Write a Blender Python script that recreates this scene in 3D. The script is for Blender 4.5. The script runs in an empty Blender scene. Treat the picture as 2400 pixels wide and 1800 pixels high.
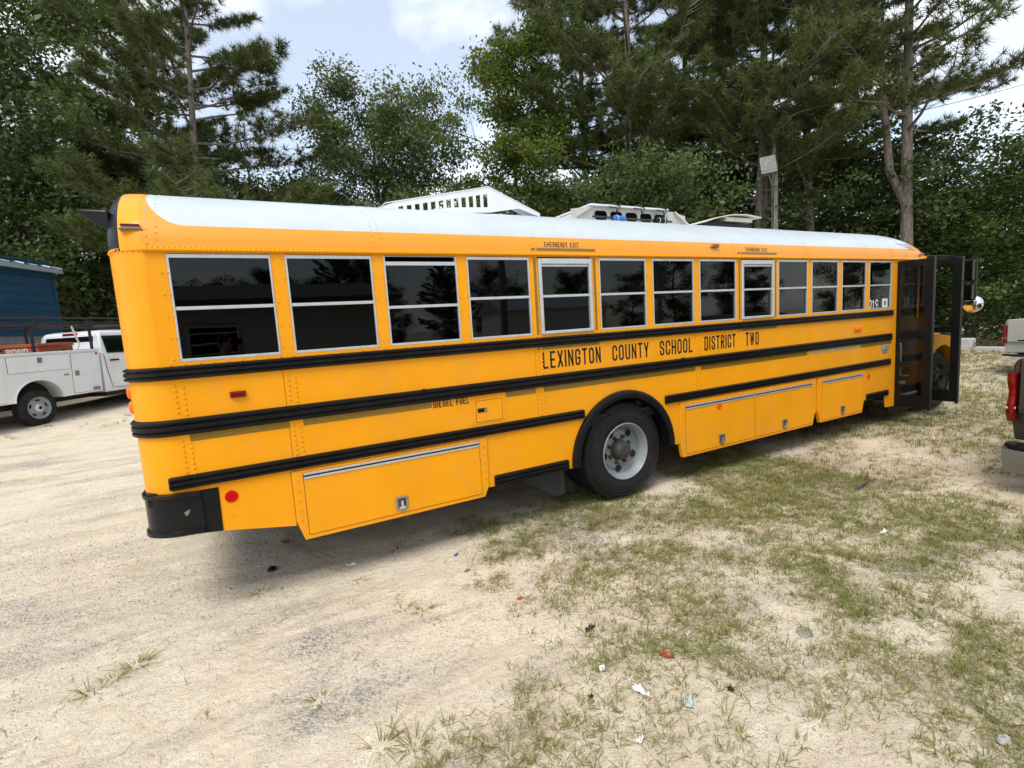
import bpy, bmesh, math, random
import numpy as np
from mathutils import Vector, Matrix
S = bpy.context.scene
COL = S.collection
R = math.radians

# ---------------------------------------------------------------- camera
cam = bpy.data.cameras.new("camera"); co = bpy.data.objects.new("camera", cam); COL.objects.link(co)
cam.sensor_width = 36.0; cam.sensor_fit = 'HORIZONTAL'; cam.lens = 36.0 * 1170.6 / 2400.0
cam.clip_start = 0.02; cam.clip_end = 2000
_r = Vector((0.8755064, -0.4791958, -0.0621280)); _u = Vector((0.1108113, 0.0739610, 0.9910856)); _f = Vector((0.4703290, 0.8745863, -0.1178537))
CAM = Vector((0.0436, -3.9333, 1.9193))
co.matrix_world = Matrix(((_r.x, _u.x, -_f.x, CAM.x), (_r.y, _u.y, -_f.y, CAM.y), (_r.z, _u.z, -_f.z, CAM.z), (0, 0, 0, 1)))
S.camera = co

# ---------------------------------------------------------------- sky, sun, exposure
SUN_DIR = Vector((-0.45, -0.38, 0.90)).normalized()
world = bpy.data.worlds.new("World"); S.world = world; world.use_nodes = True
wn = world.node_tree.nodes; wl = world.node_tree.links
for n in list(wn): wn.remove(n)
def wnode(t, **k):
    n = wn.new(t)
    for a, b in k.items(): setattr(n, a, b)
    return n
w_out = wnode('ShaderNodeOutputWorld'); w_bg = wnode('ShaderNodeBackground'); w_bg.inputs[1].default_value = 0.14
w_sky = wnode('ShaderNodeTexSky', sky_type='NISHITA', sun_disc=False)
w_sky.sun_elevation = math.asin(SUN_DIR.z); w_sky.sun_rotation = math.atan2(SUN_DIR.x, SUN_DIR.y)
w_sky.air_density = 1.25; w_sky.dust_density = 0.6; w_sky.ozone_density = 1.6
w_tc = wnode('ShaderNodeTexCoord'); w_sep = wnode('ShaderNodeSeparateXYZ'); wl.new(w_tc.outputs['Generated'], w_sep.inputs[0])
def wmath(op, a, b=None, clamp=False):
    n = wnode('ShaderNodeMath', operation=op, use_clamp=clamp)
    for i, v in enumerate((a, b)):
        if v is None: continue
        if isinstance(v, (int, float)): n.inputs[i].default_value = v
        else: wl.new(v, n.inputs[i])
    return n.outputs[0]
zz = wmath('ADD', wmath('MAXIMUM', w_sep.outputs[2], 0.0), 0.22)
w_cmb = wnode('ShaderNodeCombineXYZ'); wl.new(wmath('DIVIDE', w_sep.outputs[0], zz), w_cmb.inputs[0]); wl.new(wmath('DIVIDE', w_sep.outputs[1], zz), w_cmb.inputs[1])
w_n1 = wnode('ShaderNodeTexNoise'); w_n1.inputs['Scale'].default_value = 1.15; w_n1.inputs['Detail'].default_value = 9; w_n1.inputs['Roughness'].default_value = 0.56; w_n1.inputs['Distortion'].default_value = 0.5
w_map = wnode('ShaderNodeMapping'); w_map.inputs['Location'].default_value = (3.3, 0.55, 0); wl.new(w_cmb.outputs[0], w_map.inputs[0]); wl.new(w_map.outputs[0], w_n1.inputs['Vector'])
w_cr = wnode('ShaderNodeValToRGB'); w_cr.color_ramp.elements[0].position = 0.47; w_cr.color_ramp.elements[1].position = 0.66
w_cr.color_ramp.elements[0].color = (0.34, 0.34, 0.34, 1)
wl.new(w_n1.outputs[0], w_cr.inputs[0])
w_mix = wnode('ShaderNodeMix', data_type='RGBA'); wl.new(w_cr.outputs[0], w_mix.inputs[0]); wl.new(w_sky.outputs[0], w_mix.inputs[6]); w_mix.inputs[7].default_value = (7.3, 7.5, 7.7, 1)
wl.new(w_mix.outputs[2], w_bg.inputs[0]); wl.new(w_bg.outputs[0], w_out.inputs[0])
sl = bpy.data.lights.new("sun", 'SUN'); sl.energy = 1.9; sl.angle = R(26); sl.color = (1.0, 0.96, 0.88)
so = bpy.data.objects.new("sun", sl); COL.objects.link(so); so.location = (0, 0, 30)
so.rotation_euler = SUN_DIR.to_track_quat('Z', 'Y').to_euler()
S.view_settings.view_transform = 'Standard'; S.view_settings.look = 'None'; S.view_settings.exposure = 0.48; S.view_settings.gamma = 1.0
S.render.engine = 'CYCLES'
S.cycles.use_denoising = True
S.cycles.max_bounces = 5; S.cycles.transparent_max_bounces = 10; S.cycles.transmission_bounces = 4; S.cycles.glossy_bounces = 3; S.cycles.diffuse_bounces = 2; S.cycles.use_adaptive_sampling = True; S.cycles.adaptive_threshold = 0.01
S.cycles.sample_clamp_indirect = 6.0; S.cycles.caustics_reflective = False; S.cycles.caustics_refractive = False

# ---------------------------------------------------------------- materials
MATS = {}
class NT:
    def __init__(s, m): s.t = m.node_tree; s.n = s.t.nodes; s.l = s.t.links
    def node(s, t, **k):
        n = s.n.new(t)
        for a, b in k.items(): setattr(n, a, b)
        return n
    def put(s, sock, v):
        if isinstance(v, bpy.types.NodeSocket): s.l.new(v, sock)
        else: sock.default_value = v
    def math(s, op, a, b=0.0, clamp=False):
        n = s.node('ShaderNodeMath', operation=op, use_clamp=clamp); s.put(n.inputs[0], a); s.put(n.inputs[1], b); return n.outputs[0]
    def noise(s, vec, scale, detail=4, rough=0.55, dist=0.0):
        n = s.node('ShaderNodeTexNoise'); s.put(n.inputs['Vector'], vec); s.put(n.inputs['Scale'], scale); s.put(n.inputs['Detail'], detail); s.put(n.inputs['Roughness'], rough); s.put(n.inputs['Distortion'], dist); return n.outputs[0]
    def ramp(s, f, a, b, ca=(0, 0, 0, 1), cb=(1, 1, 1, 1)):
        n = s.node('ShaderNodeValToRGB'); e = n.color_ramp.elements; e[0].position = a; e[1].position = b; e[0].color = ca; e[1].color = cb; s.l.new(f, n.inputs[0]); return n.outputs[0]
    def mix(s, f, a, b, mode='MIX'):
        n = s.node('ShaderNodeMix', data_type='RGBA', blend_type=mode); s.put(n.inputs[0], f); s.put(n.inputs[6], a); s.put(n.inputs[7], b); return n.outputs[2]
    def coord(s, kind='Object'): return s.node('ShaderNodeTexCoord').outputs[kind]
    def mapping(s, vec, scale=(1, 1, 1), rot=(0, 0, 0), loc=(0, 0, 0)):
        n = s.node('ShaderNodeMapping'); s.l.new(vec, n.inputs[0]); n.inputs['Scale'].default_value = scale; n.inputs['Rotation'].default_value = rot; n.inputs['Location'].default_value = loc; return n.outputs[0]
    def bump(s, h, strength, dist):
        n = s.node('ShaderNodeBump'); n.inputs['Strength'].default_value = strength; n.inputs['Distance'].default_value = dist; s.l.new(h, n.inputs['Height']); return n.outputs[0]
def c4(c): return (c[0], c[1], c[2], 1.0)
def newmat(name):
    m = bpy.data.materials.new(name); m.use_nodes = True; nt = NT(m)
    b = nt.n['Principled BSDF']; MATS[name] = m
    return m, nt, b
def plain(name, col, rough=0.5, metal=0.0, spec=0.5, coat=0.0, vary=0.12, vscale=6.0, bump=0.0, bscale=200.0, dirt=None, dirtamt=0.35, streak=0.0):
    """a procedural surface: base colour broken up by noise, optional dirt patches and fine relief"""
    m, nt, b = newmat(name)
    v = nt.coord('Object')
    n1 = nt.noise(v, vscale, 6, 0.6)
    lo = tuple(max(0, x * (1 - vary)) for x in col); hi = tuple(min(1, x * (1 + vary)) for x in col)
    cc = nt.ramp(n1, 0.3, 0.7, c4(lo), c4(hi))
    if dirt:
        n2 = nt.noise(nt.mapping(v, (1, 1, 0.5)), vscale * 0.7 + 1.3, 8, 0.68, 0.4)
        cc = nt.mix(nt.math('MULTIPLY', nt.ramp(n2, 0.5, 0.78), dirtamt), cc, c4(dirt))
    if streak:
        n3 = nt.noise(nt.mapping(v, (7, 7, .55)), 2.4, 7, .7); n4 = nt.noise(v, 26, 6, .75)
        cc = nt.mix(nt.math('MULTIPLY', nt.ramp(n3, .50, .80), streak), cc, c4(dirt)); cc = nt.mix(nt.math('MULTIPLY', nt.ramp(n4, .58, .75), streak * .8), cc, c4(tuple(x * .8 for x in dirt)))
    nt.put(b.inputs['Base Color'], cc)
    b.inputs['Metallic'].default_value = metal; b.inputs['Specular IOR Level'].default_value = spec; b.inputs['Coat Weight'].default_value = coat; b.inputs['Coat Roughness'].default_value = 0.08
    nt.put(b.inputs['Roughness'], nt.ramp(nt.noise(v, vscale * 3, 5), 0.3, 0.7, (rough * 0.85,) * 3 + (1,), (min(1, rough * 1.2),) * 3 + (1,)))
    if bump > 0: nt.put(b.inputs['Normal'], nt.bump(nt.noise(v, bscale, 4), 0.6, bump))
    return m
def glassy(name, tint, rough=0.02, fres=1.5, film=0.0):
    """a pane: what lies behind shows tinted, the surface reflects by Fresnel"""
    m = bpy.data.materials.new(name); m.use_nodes = True; nt = NT(m); MATS[name] = m
    nt.n.remove(nt.n['Principled BSDF']); out = nt.n['Material Output']
    tr = nt.node('ShaderNodeBsdfTransparent'); tr.inputs[0].default_value = c4(tint)
    gl = nt.node('ShaderNodeBsdfGlossy'); gl.inputs['Color'].default_value = (0.95, 0.97, 1, 1); gl.inputs['Roughness'].default_value = rough
    wv = nt.noise(nt.coord('Object'), 2.2, 1, 0.4)
    nt.put(gl.inputs['Normal'], nt.bump(wv, 0.05, 0.02))
    fr = nt.node('ShaderNodeFresnel'); fr.inputs[0].default_value = fres
    mx = nt.node('ShaderNodeMixShader'); nt.l.new(fr.outputs[0], mx.inputs[0]); nt.l.new(tr.outputs[0], mx.inputs[1]); nt.l.new(gl.outputs[0], mx.inputs[2])
    nt.l.new(mx.outputs[0], out.inputs[0]); return m

YEL = (0.90, 0.352, 0.002)
plain('yellow_paint', YEL, 0.42, spec=0.22, coat=0.14, vary=0.05, vscale=2.2, dirt=(0.64, 0.31, 0.08), dirtamt=0.28, bump=0.008, bscale=1.7, streak=.22)
plain('white_paint', (0.80, 0.81, 0.82), 0.4, coat=0.1, vary=0.03, vscale=3, dirt=(0.55, 0.52, 0.45), dirtamt=0.18)
plain('black_rubber', (0.006, 0.006, 0.007), 0.36, spec=0.22, vary=0.3, vscale=9, dirt=(0.03, 0.028, 0.026), dirtamt=0.25)
plain('black_paint', (0.006, 0.006, 0.007), 0.33, spec=0.25, vary=0.3, vscale=7, dirt=(0.035, 0.032, 0.03), dirtamt=0.25)
plain('black_matte', (0.008, 0.008, 0.008), 0.8, vary=0.3)
plain('dark_interior', (0.02, 0.02, 0.021), 0.8, vary=0.3)
plain('aluminium', (0.62, 0.63, 0.64), 0.38, metal=0.55, vary=0.08, vscale=12, dirt=(0.3, 0.29, 0.27), dirtamt=0.25)
plain('chrome', (0.78, 0.78, 0.78), 0.10, metal=1.0, vary=0.04)
plain('steel_latch', (0.42, 0.40, 0.36), 0.3, metal=0.85, vary=0.2, vscale=40)
plain('letter_black', (0.012, 0.009, 0.006), 0.4, vary=0.2)
plain('tape', (0.235, 0.135, 0.008), 0.3, spec=0.6, vary=0.1, vscale=14, dirt=(0.35, 0.2, 0.03), dirtamt=0.3)
plain('tape_faded', (0.52, 0.36, 0.16), 0.5, vary=0.15, vscale=14)
plain('red_lens', (0.19, 0.002, 0.003), 0.2, spec=0.3, coat=0.25, vary=0.15, vscale=60)
plain('red_disc', (0.60, 0.002, 0.008), 0.6, spec=0.1, vary=0.1)
plain('amber_lens', (0.95, 0.17, 0.002), 0.3, spec=0.2, coat=0.15, vary=0.12, vscale=60)
plain('amber_disc', (0.85, 0.10, 0.003), 0.5, spec=0.15, vary=0.1)
plain('clear_lens', (0.75, 0.72, 0.70), 0.15, coat=0.5, vary=0.1)
plain('tyre', (0.012, 0.012, 0.013), 0.62, spec=0.3, vary=0.35, vscale=5, bump=0.002, bscale=60, dirt=(0.05, 0.045, 0.038), dirtamt=0.45)
plain('rim_grey', (0.255, 0.28, 0.29), 0.42, vary=0.06, vscale=4, dirt=(0.25, 0.22, 0.18), dirtamt=0.35)
plain('hub_rust', (0.045, 0.037, 0.033), 0.65, vary=0.45, vscale=18, bump=0.003, bscale=80)
plain('flap', (0.03, 0.03, 0.031), 0.7, vary=0.3, vscale=3, dirt=(0.10, 0.09, 0.08), dirtamt=0.5)
plain('grey_panel', (0.52, 0.50, 0.46), 0.5, vary=0.08, vscale=5, dirt=(0.25, 0.22, 0.17), dirtamt=0.45)
plain('cream_plastic', (0.70, 0.66, 0.54), 0.5, vary=0.08, vscale=4, dirt=(0.4, 0.35, 0.25), dirtamt=0.3)
plain('blue_plastic', (0.03, 0.17, 0.55), 0.4, vary=0.15)
plain('sticker', (0.75, 0.77, 0.74), 0.5, vary=0.1, vscale=30)
plain('print_green', (0.10, 0.22, 0.16), 0.5)
plain('decal_grey', (0.20, 0.21, 0.24), 0.35, vary=0.2, vscale=30)
plain('car_white', (0.78, 0.80, 0.82), 0.3, coat=0.5, vary=0.03, vscale=2, dirt=(0.5, 0.48, 0.43), dirtamt=0.25)
plain('car_silver', (0.44, 0.45, 0.42), 0.33, metal=0.35, coat=0.5, vary=0.04, vscale=3)
plain('car_dark', (0.008, 0.008, 0.009), 0.2, coat=0.7, vary=0.2)
plain('bumper_grey', (0.24, 0.23, 0.215), 0.4, metal=0.3, vary=0.15, vscale=4, dirt=(0.3, 0.25, 0.2), dirtamt=0.5)
plain('box_orange', (0.50, 0.115, 0.045), 0.5, vary=0.1, vscale=3, dirt=(0.3, 0.11, 0.06), dirtamt=0.4)
plain('rack_steel', (0.035, 0.035, 0.042), 0.45, metal=0.3, vary=0.3, vscale=10)
plain('blue_siding', (0.018, 0.078, 0.145), 0.42, vary=0.1, vscale=2, dirt=(0.05, 0.12, 0.18), dirtamt=0.4)
plain('metal_roof', (0.42, 0.50, 0.56), 0.4, metal=0.35, vary=0.1, vscale=2)
plain('block_grey', (0.26, 0.255, 0.245), 0.85, vary=0.22, vscale=3, bump=0.006, bscale=30)
plain('concrete', (0.50, 0.49, 0.46), 0.85, vary=0.12, vscale=4, bump=0.006, bscale=40)
plain('pole_wood', (0.26, 0.235, 0.18), 0.85, vary=0.25, vscale=4, bump=0.006, bscale=30)
plain('galvanised', (0.38, 0.40, 0.41), 0.45, metal=0.5, vary=0.12, vscale=10)
plain('lamp_grey', (0.20, 0.20, 0.19), 0.5, vary=0.12, vscale=6)
plain('siding_white', (0.72, 0.72, 0.71), 0.6, vary=0.06, vscale=2)
plain('shingle', (0.13, 0.12, 0.115), 0.9, vary=0.3, vscale=12)
plain('litter_white', (0.80, 0.80, 0.79), 0.5, vary=0.06, vscale=30)
plain('litter_grey', (0.52, 0.56, 0.53), 0.4, vary=0.15, vscale=40)
plain('litter_black', (0.012, 0.012, 0.014), 0.4)
plain('litter_orange', (0.48, 0.07, 0.015), 0.45, vary=0.2, vscale=50)
plain('litter_tan', (0.33, 0.21, 0.10), 0.8, vary=0.2)
plain('stone', (0.42, 0.40, 0.37), 0.9, vary=0.25, vscale=12, bump=0.004, bscale=60)
plain('twig', (0.10, 0.085, 0.07), 0.9, vary=0.3, vscale=20)
plain('skin', (0.50, 0.27, 0.19), 0.55, vary=0.06)
plain('shirt', (0.02, 0.022, 0.03), 0.85, vary=0.2)
plain('jeans', (0.06, 0.08, 0.13), 0.9, vary=0.2, vscale=20)
plain('hair', (0.03, 0.022, 0.016), 0.7, vary=0.3, vscale=60)
plain('bench_vinyl', (0.03, 0.035, 0.05), 0.6)
glassy('tinted_glass', (0.008, 0.0085, 0.009), 0.012, 1.40)
glassy('door_glass', (0.74, 0.77, 0.77), 0.01, 1.38)
glassy('car_glass', (0.10, 0.12, 0.12), 0.01, 1.5)
glassy('clear_plastic', (0.8, 0.84, 0.86), 0.1, 1.45)

# roof: yellow lower band and white top, the paint line sweeping up at both ends
ZW = 1.81 + 0.878
def roof_paint():
    m, nt, b = newmat('roof_paint')
    v = nt.node('ShaderNodeNewGeometry').outputs['Position']; sp = nt.node('ShaderNodeSeparateXYZ'); nt.l.new(v, sp.inputs[0])
    x, z = sp.outputs[0], sp.outputs[2]
    t1 = nt.math('MAXIMUM', nt.math('DIVIDE', nt.math('SUBTRACT', -0.17, x), 0.235), 0.0)
    t2 = nt.math('MAXIMUM', nt.math('DIVIDE', nt.math('SUBTRACT', x, 9.15), 0.45), 0.0)
    def lift(t):
        q = nt.math('SUBTRACT', 1.0, nt.math('SQRT', nt.math('MAXIMUM', nt.math('SUBTRACT', 1.0, nt.math('MULTIPLY', t, t)), 0.0)))
        return nt.math('ADD', nt.math('MULTIPLY', q, 0.30), nt.math('MULTIPLY', nt.math('GREATER_THAN', t, 1.0), 9.0))
    thr = nt.math('ADD', nt.math('ADD', lift(t1), lift(t2)), ZWC)
    mask = nt.ramp(nt.math('SUBTRACT', z, thr), 0.0, 0.002)
    n1 = nt.noise(v, 2.0, 7, 0.65)
    wcol = nt.ramp(n1, 0.35, 0.75, (0.58, 0.63, 0.655, 1), (0.50, 0.545, 0.565, 1))
    st = nt.noise(nt.mapping(v, (1.0, 6.0, 6.0)), 1.6, 8, 0.7)
    wcol = nt.mix(nt.math('MULTIPLY', nt.ramp(st, 0.55, 0.8), 0.25), wcol, (0.55, 0.54, 0.50, 1))
    ycol = nt.ramp(n1, 0.3, 0.75, (0.88, 0.325, 0.004, 1), (0.80, 0.30, 0.015, 1))
    nt.put(b.inputs['Base Color'], nt.mix(mask, ycol, wcol)); b.inputs['Roughness'].default_value = 0.42; b.inputs['Coat Weight'].default_value = 0.1

# ---------------------------------------------------------------- geometry helpers
class MB:
    def __init__(s): s.v = []; s.f = []
    def add(s, vs, fs):
        o = len(s.v); s.v += [tuple(p) for p in vs]; s.f += [tuple(i + o for i in f) for f in fs]; return s
    def box(s, x0, x1, y0, y1, z0, z1):
        return s.add([(x0, y0, z0), (x1, y0, z0), (x1, y1, z0), (x0, y1, z0), (x0, y0, z1), (x1, y0, z1), (x1, y1, z1), (x0, y1, z1)],
                     [(0, 3, 2, 1), (4, 5, 6, 7), (0, 1, 5, 4), (1, 2, 6, 5), (2, 3, 7, 6), (3, 0, 4, 7)])
    def prism(s, poly, axis, a0, a1):
        n = len(poly)
        def pt(p, a): return (a, p[0], p[1]) if axis == 'x' else (p[0], a, p[1]) if axis == 'y' else (p[0], p[1], a)
        return s.add([pt(p, a0) for p in poly] + [pt(p, a1) for p in poly],
                     [tuple(range(n)), tuple(range(2 * n - 1, n - 1, -1))] + [(i, (i + 1) % n, n + (i + 1) % n, n + i) for i in range(n)])
    def rings(s, rs, closed=True, caps=True):
        n = len(rs[0]); o = len(s.v)
        for r in rs: s.v += [tuple(p) for p in r]
        m = n if closed else n - 1
        for k in range(len(rs) - 1):
            for i in range(m):
                j = (i + 1) % n; s.f.append((o + k * n + i, o + k * n + j, o + (k + 1) * n + j, o + (k + 1) * n + i))
        if caps: s.f.append(tuple(o + i for i in range(n))[::-1]); s.f.append(tuple(o + (len(rs) - 1) * n + i for i in range(n)))
        return s
    def tube(s, pts, r, n=8, caps=True):
        pts = [Vector(p) for p in pts]; rr = r if isinstance(r, (list, tuple)) else [r] * len(pts); out = []
        t0 = (pts[1] - pts[0]).normalized(); a = t0.orthogonal().normalized()
        for i, p in enumerate(pts):
            t = (pts[min(i + 1, len(pts) - 1)] - pts[max(i - 1, 0)]).normalized()
            a = (a - t * a.dot(t)).normalized(); b = t.cross(a)
            out.append([p + (a * math.cos(2 * math.pi * k / n) + b * math.sin(2 * math.pi * k / n)) * rr[i] for k in range(n)])
        return s.rings(out, True, caps)
    def lathe(s, prof, c, axis='y', n=40, caps=False, a0=0.0, a1=2 * math.pi, sx=1.0):
        full = abs(a1 - a0 - 2 * math.pi) < 1e-6; m = n if full else n + 1; out = []
        for r, h in prof:
            ring = []
            for k in range(m):
                t = a0 + (a1 - a0) * k / n; p, q = r * math.cos(t) * sx, r * math.sin(t)
                ring.append((c[0] + p, c[1] + h, c[2] + q) if axis == 'y' else (c[0] + h, c[1] + p, c[2] + q) if axis == 'x' else (c[0] + p, c[1] + q, c[2] + h))
            out.append(ring)
        return s.rings(out, full, caps)
    def sphere(s, c, r, n=16, sz=(1, 1, 1)):
        prof = [(max(1e-4, math.sin(math.pi * k / (n // 2))), -math.cos(math.pi * k / (n // 2))) for k in range(n // 2 + 1)]
        out = [[(c[0] + r * sz[0] * a * math.cos(2 * math.pi * i / n), c[1] + r * sz[1] * a * math.sin(2 * math.pi * i / n), c[2] + r * sz[2] * h) for i in range(n)] for a, h in prof]
        return s.rings(out, True, False)
    def dome(s, c, nrm, r, h, n=6):
        nrm = Vector(nrm).normalized(); a = nrm.orthogonal().normalized(); b = nrm.cross(a); c = Vector(c); o = len(s.v)
        for rr, hh in ((r, 0), (r * 0.75, h * 0.7)):
            s.v += [tuple(c + (a * math.cos(2 * math.pi * k / n) + b * math.sin(2 * math.pi * k / n)) * rr + nrm * hh) for k in range(n)]
        s.v.append(tuple(c + nrm * h))
        for k in range(n):
            j = (k + 1) % n; s.f.append((o + k, o + j, o + n + j, o + n + k)); s.f.append((o + n + k, o + n + j, o + 2 * n))
        return s
ORG = Vector((0, 0, 0))
def mesh(name, mb, recalc=True):
    me = bpy.data.meshes.new(name)
    me.from_pydata([(p[0] - ORG.x, p[1] - ORG.y, p[2] - ORG.z) for p in mb.v], [], mb.f)
    if recalc:
        bm = bmesh.new(); bm.from_mesh(me); bmesh.ops.recalc_face_normals(bm, faces=bm.faces); bm.to_mesh(me); bm.free()
    return me
def link(name, me, mat=None, parent=None, **props):
    o = bpy.data.objects.new(name, me); COL.objects.link(o)
    if mat and not me.materials: me.materials.append(MATS[mat])
    if parent: o.parent = parent
    for k, v in props.items(): o[k] = v
    return o
def obj(name, mb, mat, parent=None, smooth=None, bevel=0.0, **props):
    me = mb if isinstance(mb, bpy.types.Mesh) else mesh(name, mb)
    if smooth:
        me.shade_smooth(); me.set_sharp_from_angle(angle=R(smooth))
    o = link(name, me, mat, parent, **props)
    if bevel:
        md = o.modifiers.new('bevel', 'BEVEL'); md.width = bevel; md.segments = 2; md.limit_method = 'ANGLE'; md.angle_limit = R(40)
    return o
def thing(name, label, cat, loc=(0, 0, 0), rotz=0.0, group=None):
    o = bpy.data.objects.new(name, None); COL.objects.link(o); o.location = loc; o.rotation_euler = (0, 0, rotz); o.empty_display_size = 0.3
    o['label'] = label; o['category'] = cat
    if group: o['group'] = group
    return o
def tag(o, label, cat, group=None):
    o['label'] = label; o['category'] = cat
    if group: o['group'] = group
    return o
def struct(o): o['kind'] = 'structure'; return o
def dup(root, loc, rotz=0.0, scale=None, label=None, group=None):
    r = root.copy(); COL.objects.link(r); r.location = loc; r.rotation_euler = (root.rotation_euler[0], root.rotation_euler[1], rotz)
    if scale: r.scale = scale if isinstance(scale, tuple) else (scale,) * 3
    if label: r['label'] = label
    if group: r['group'] = group
    for ch in list(root.children):
        c = ch.copy(); COL.objects.link(c); c.parent = r
        for g in list(ch.children):
            d = g.copy(); COL.objects.link(d); d.parent = c
    return r

# stroke lettering (narrow highway style): each letter is a set of centre lines
def arc(cx, cy, rx, ry, a0, a1, n=7): return [(cx + rx * math.cos(R(a0 + (a1 - a0) * k / n)), cy + ry * math.sin(R(a0 + (a1 - a0) * k / n))) for k in range(n + 1)]
def glyph(ch, b, t):
    r = b / 2; m = t * 0.5; q = min(b * 0.42, t * 0.24)
    if ch == 'L': return [[(0, t), (0, 0), (b * .9, 0)]]
    if ch == 'E': return [[(b * .9, t), (0, t), (0, 0), (b * .9, 0)], [(0, m), (b * .75, m)]]
    if ch == 'F': return [[(b * .9, t), (0, t), (0, 0)], [(0, m), (b * .75, m)]]
    if ch == 'X': return [[(0, t), (b, 0)], [(0, 0), (b, t)]]
    if ch == 'I': return [[(0, 0), (0, t)]]
    if ch == '1': return [[(0, t * .78), (b * .5, t), (b * .5, 0)]]
    if ch == 'N': return [[(0, 0), (0, t)], [(b, 0), (b, t)], [(0, t), (b, 0)]]
    if ch == 'M': return [[(0, 0), (0, t)], [(b, 0), (b, t)], [(0, t), (r, t * .25)], [(r, t * .25), (b, t)]]
    if ch == 'W': return [[(0, t), (b * .25, 0)], [(b * .25, 0), (r, t)], [(r, t), (b * .75, 0)], [(b * .75, 0), (b, t)]]
    if ch == 'T': return [[(0, t), (b, t)], [(r, t), (r, 0)]]
    if ch == 'Y': return [[(0, t), (r, t * .42)], [(r, t * .42), (b, t)], [(r, t * .5), (r, 0)]]
    if ch == 'H': return [[(0, 0), (0, t)], [(b, 0), (b, t)], [(0, m), (b, m)]]
    if ch == 'U': return [[(0, t)] + arc(r, r, r, r, 180, 360) + [(b, t)]]
    if ch in 'O0': return [arc(r, t - r, r, r, 0, 180) + arc(r, r, r, r, 180, 360) + [(b, t - r)]]
    if ch == 'C': return [[(b, t * .70)] + arc(r, t - r, r, r, 0, 180) + arc(r, r, r, r, 180, 360) + [(b, t * .30)]]
    if ch == 'G': return [[(b, t * .70)] + arc(r, t - r, r, r, 0, 180) + arc(r, r, r, r, 180, 360) + [(b, t * .45), (b * .55, t * .45)]]
    if ch == 'S': return [[(b, t * .74)] + arc(r, t - r, r, r, 0, 180) + [(0, t * .68), (b * .2, t * .56), (b * .8, t * .44), (b, t * .32)] + arc(r, r, r, r, 0, -180) + [(0, t * .26)]]
    if ch == 'D': return [[(0, 0), (0, t)] + arc(b - q, t - q, q, q, 90, 0, 4) + arc(b - q, q, q, q, 0, -90, 4) + [(0, 0)]]
    if ch == 'R': return [[(0, 0), (0, t)] + arc(b - q, t - q, q, q, 90, 0, 4) + arc(b - q, m + q, q, q, 0, -90, 4) + [(0, m)], [(b * .5, m), (b, 0)]]
    if ch == '9': return [arc(r, t - r, r, r, 0, 360, 12), [(b, t - r), (b * .95, t * .38), (b * .5, 0)]]
    if ch == '2': return [[(0, t * .72)] + arc(r, t - r, r, r, 180, 0) + [(b, t * .6), (0, 0), (b, 0)]]
    return []
def stroke(mb, pts, w, place):
    pts = [Vector((p[0], p[1])) for p in pts]; clean = [pts[0]]
    for p in pts[1:]:
        if (p - clean[-1]).length > 1e-5: clean.append(p)
    closed = (clean[0] - clean[-1]).length < 1e-4
    pts = clean
    if not closed:
        pts[0] = pts[0] + (pts[0] - pts[1]).normalized() * w / 2; pts[-1] = pts[-1] + (pts[-1] - pts[-2]).normalized() * w / 2
    L = []; n = len(pts)
    for i, p in enumerate(pts):
        if closed and i in (0, n - 1): d0, d1 = (pts[n - 1] - pts[n - 2]).normalized(), (pts[1] - pts[0]).normalized()
        else:
            d0 = (p - pts[i - 1]).normalized() if i > 0 else (pts[1] - p).normalized(); d1 = (pts[i + 1] - p).normalized() if i < n - 1 else d0
        nn = Vector((-d0.y - d1.y, d0.x + d1.x))
        if nn.length < 1e-4: nn = Vector((-d0.y, d0.x))
        nn.normalize(); k = 1 / max(0.45, nn.dot(Vector((-d0.y, d0.x))))
        L.append((p + nn * w / 2 * k, p - nn * w / 2 * k))
    o = len(mb.v)
    for a, b in L: mb.v += [place(a), place(b)]
    for i in range(n - 1): mb.f.append((o + 2 * i, o + 2 * i + 1, o + 2 * i + 3, o + 2 * i + 2))
def lettering(text, x0, x1, z0, z1, place, parent, mat='letter_black', sw=0.13, name='lettering', gap=0.32, label=None):
    """text fitted between x0 and x1; place(x,z) puts a point on the surface; one child mesh for each letter under the word"""
    h = z1 - z0; sw = sw * h
    unit = [0.28 if c == 'I' else 0.55 if c == ' ' else 1.3 if c in 'MW' else 0.75 if c == '1' else 1.0 for c in text]
    k = (x1 - x0) / (sum(unit) + gap * (len(text) - 1)); x = x0; word = None
    for c, u in zip(text, unit):
        wd = u * k
        if c != ' ':
            b = max(1e-4, wd - sw)
            if c == 'I': b = 0.0
            mb = MB(); off = sw / 2 if c != 'I' else wd / 2
            for pl in glyph(c, b, h - sw): stroke(mb, pl, sw * (.74 if c in 'MW' else .9 if c == 'N' else 1.0), lambda q: place(x + off + q.x, z0 + sw / 2 + min(max(q.y, -sw / 2), h - sw / 2)))
            me = mesh('letter', mb, False)
            if word is None:
                word = obj(name, me, mat, parent)
                if label: word['label'] = label
            else: obj('letter', me, mat, word)
        x += wd + k * gap
    return word

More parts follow.
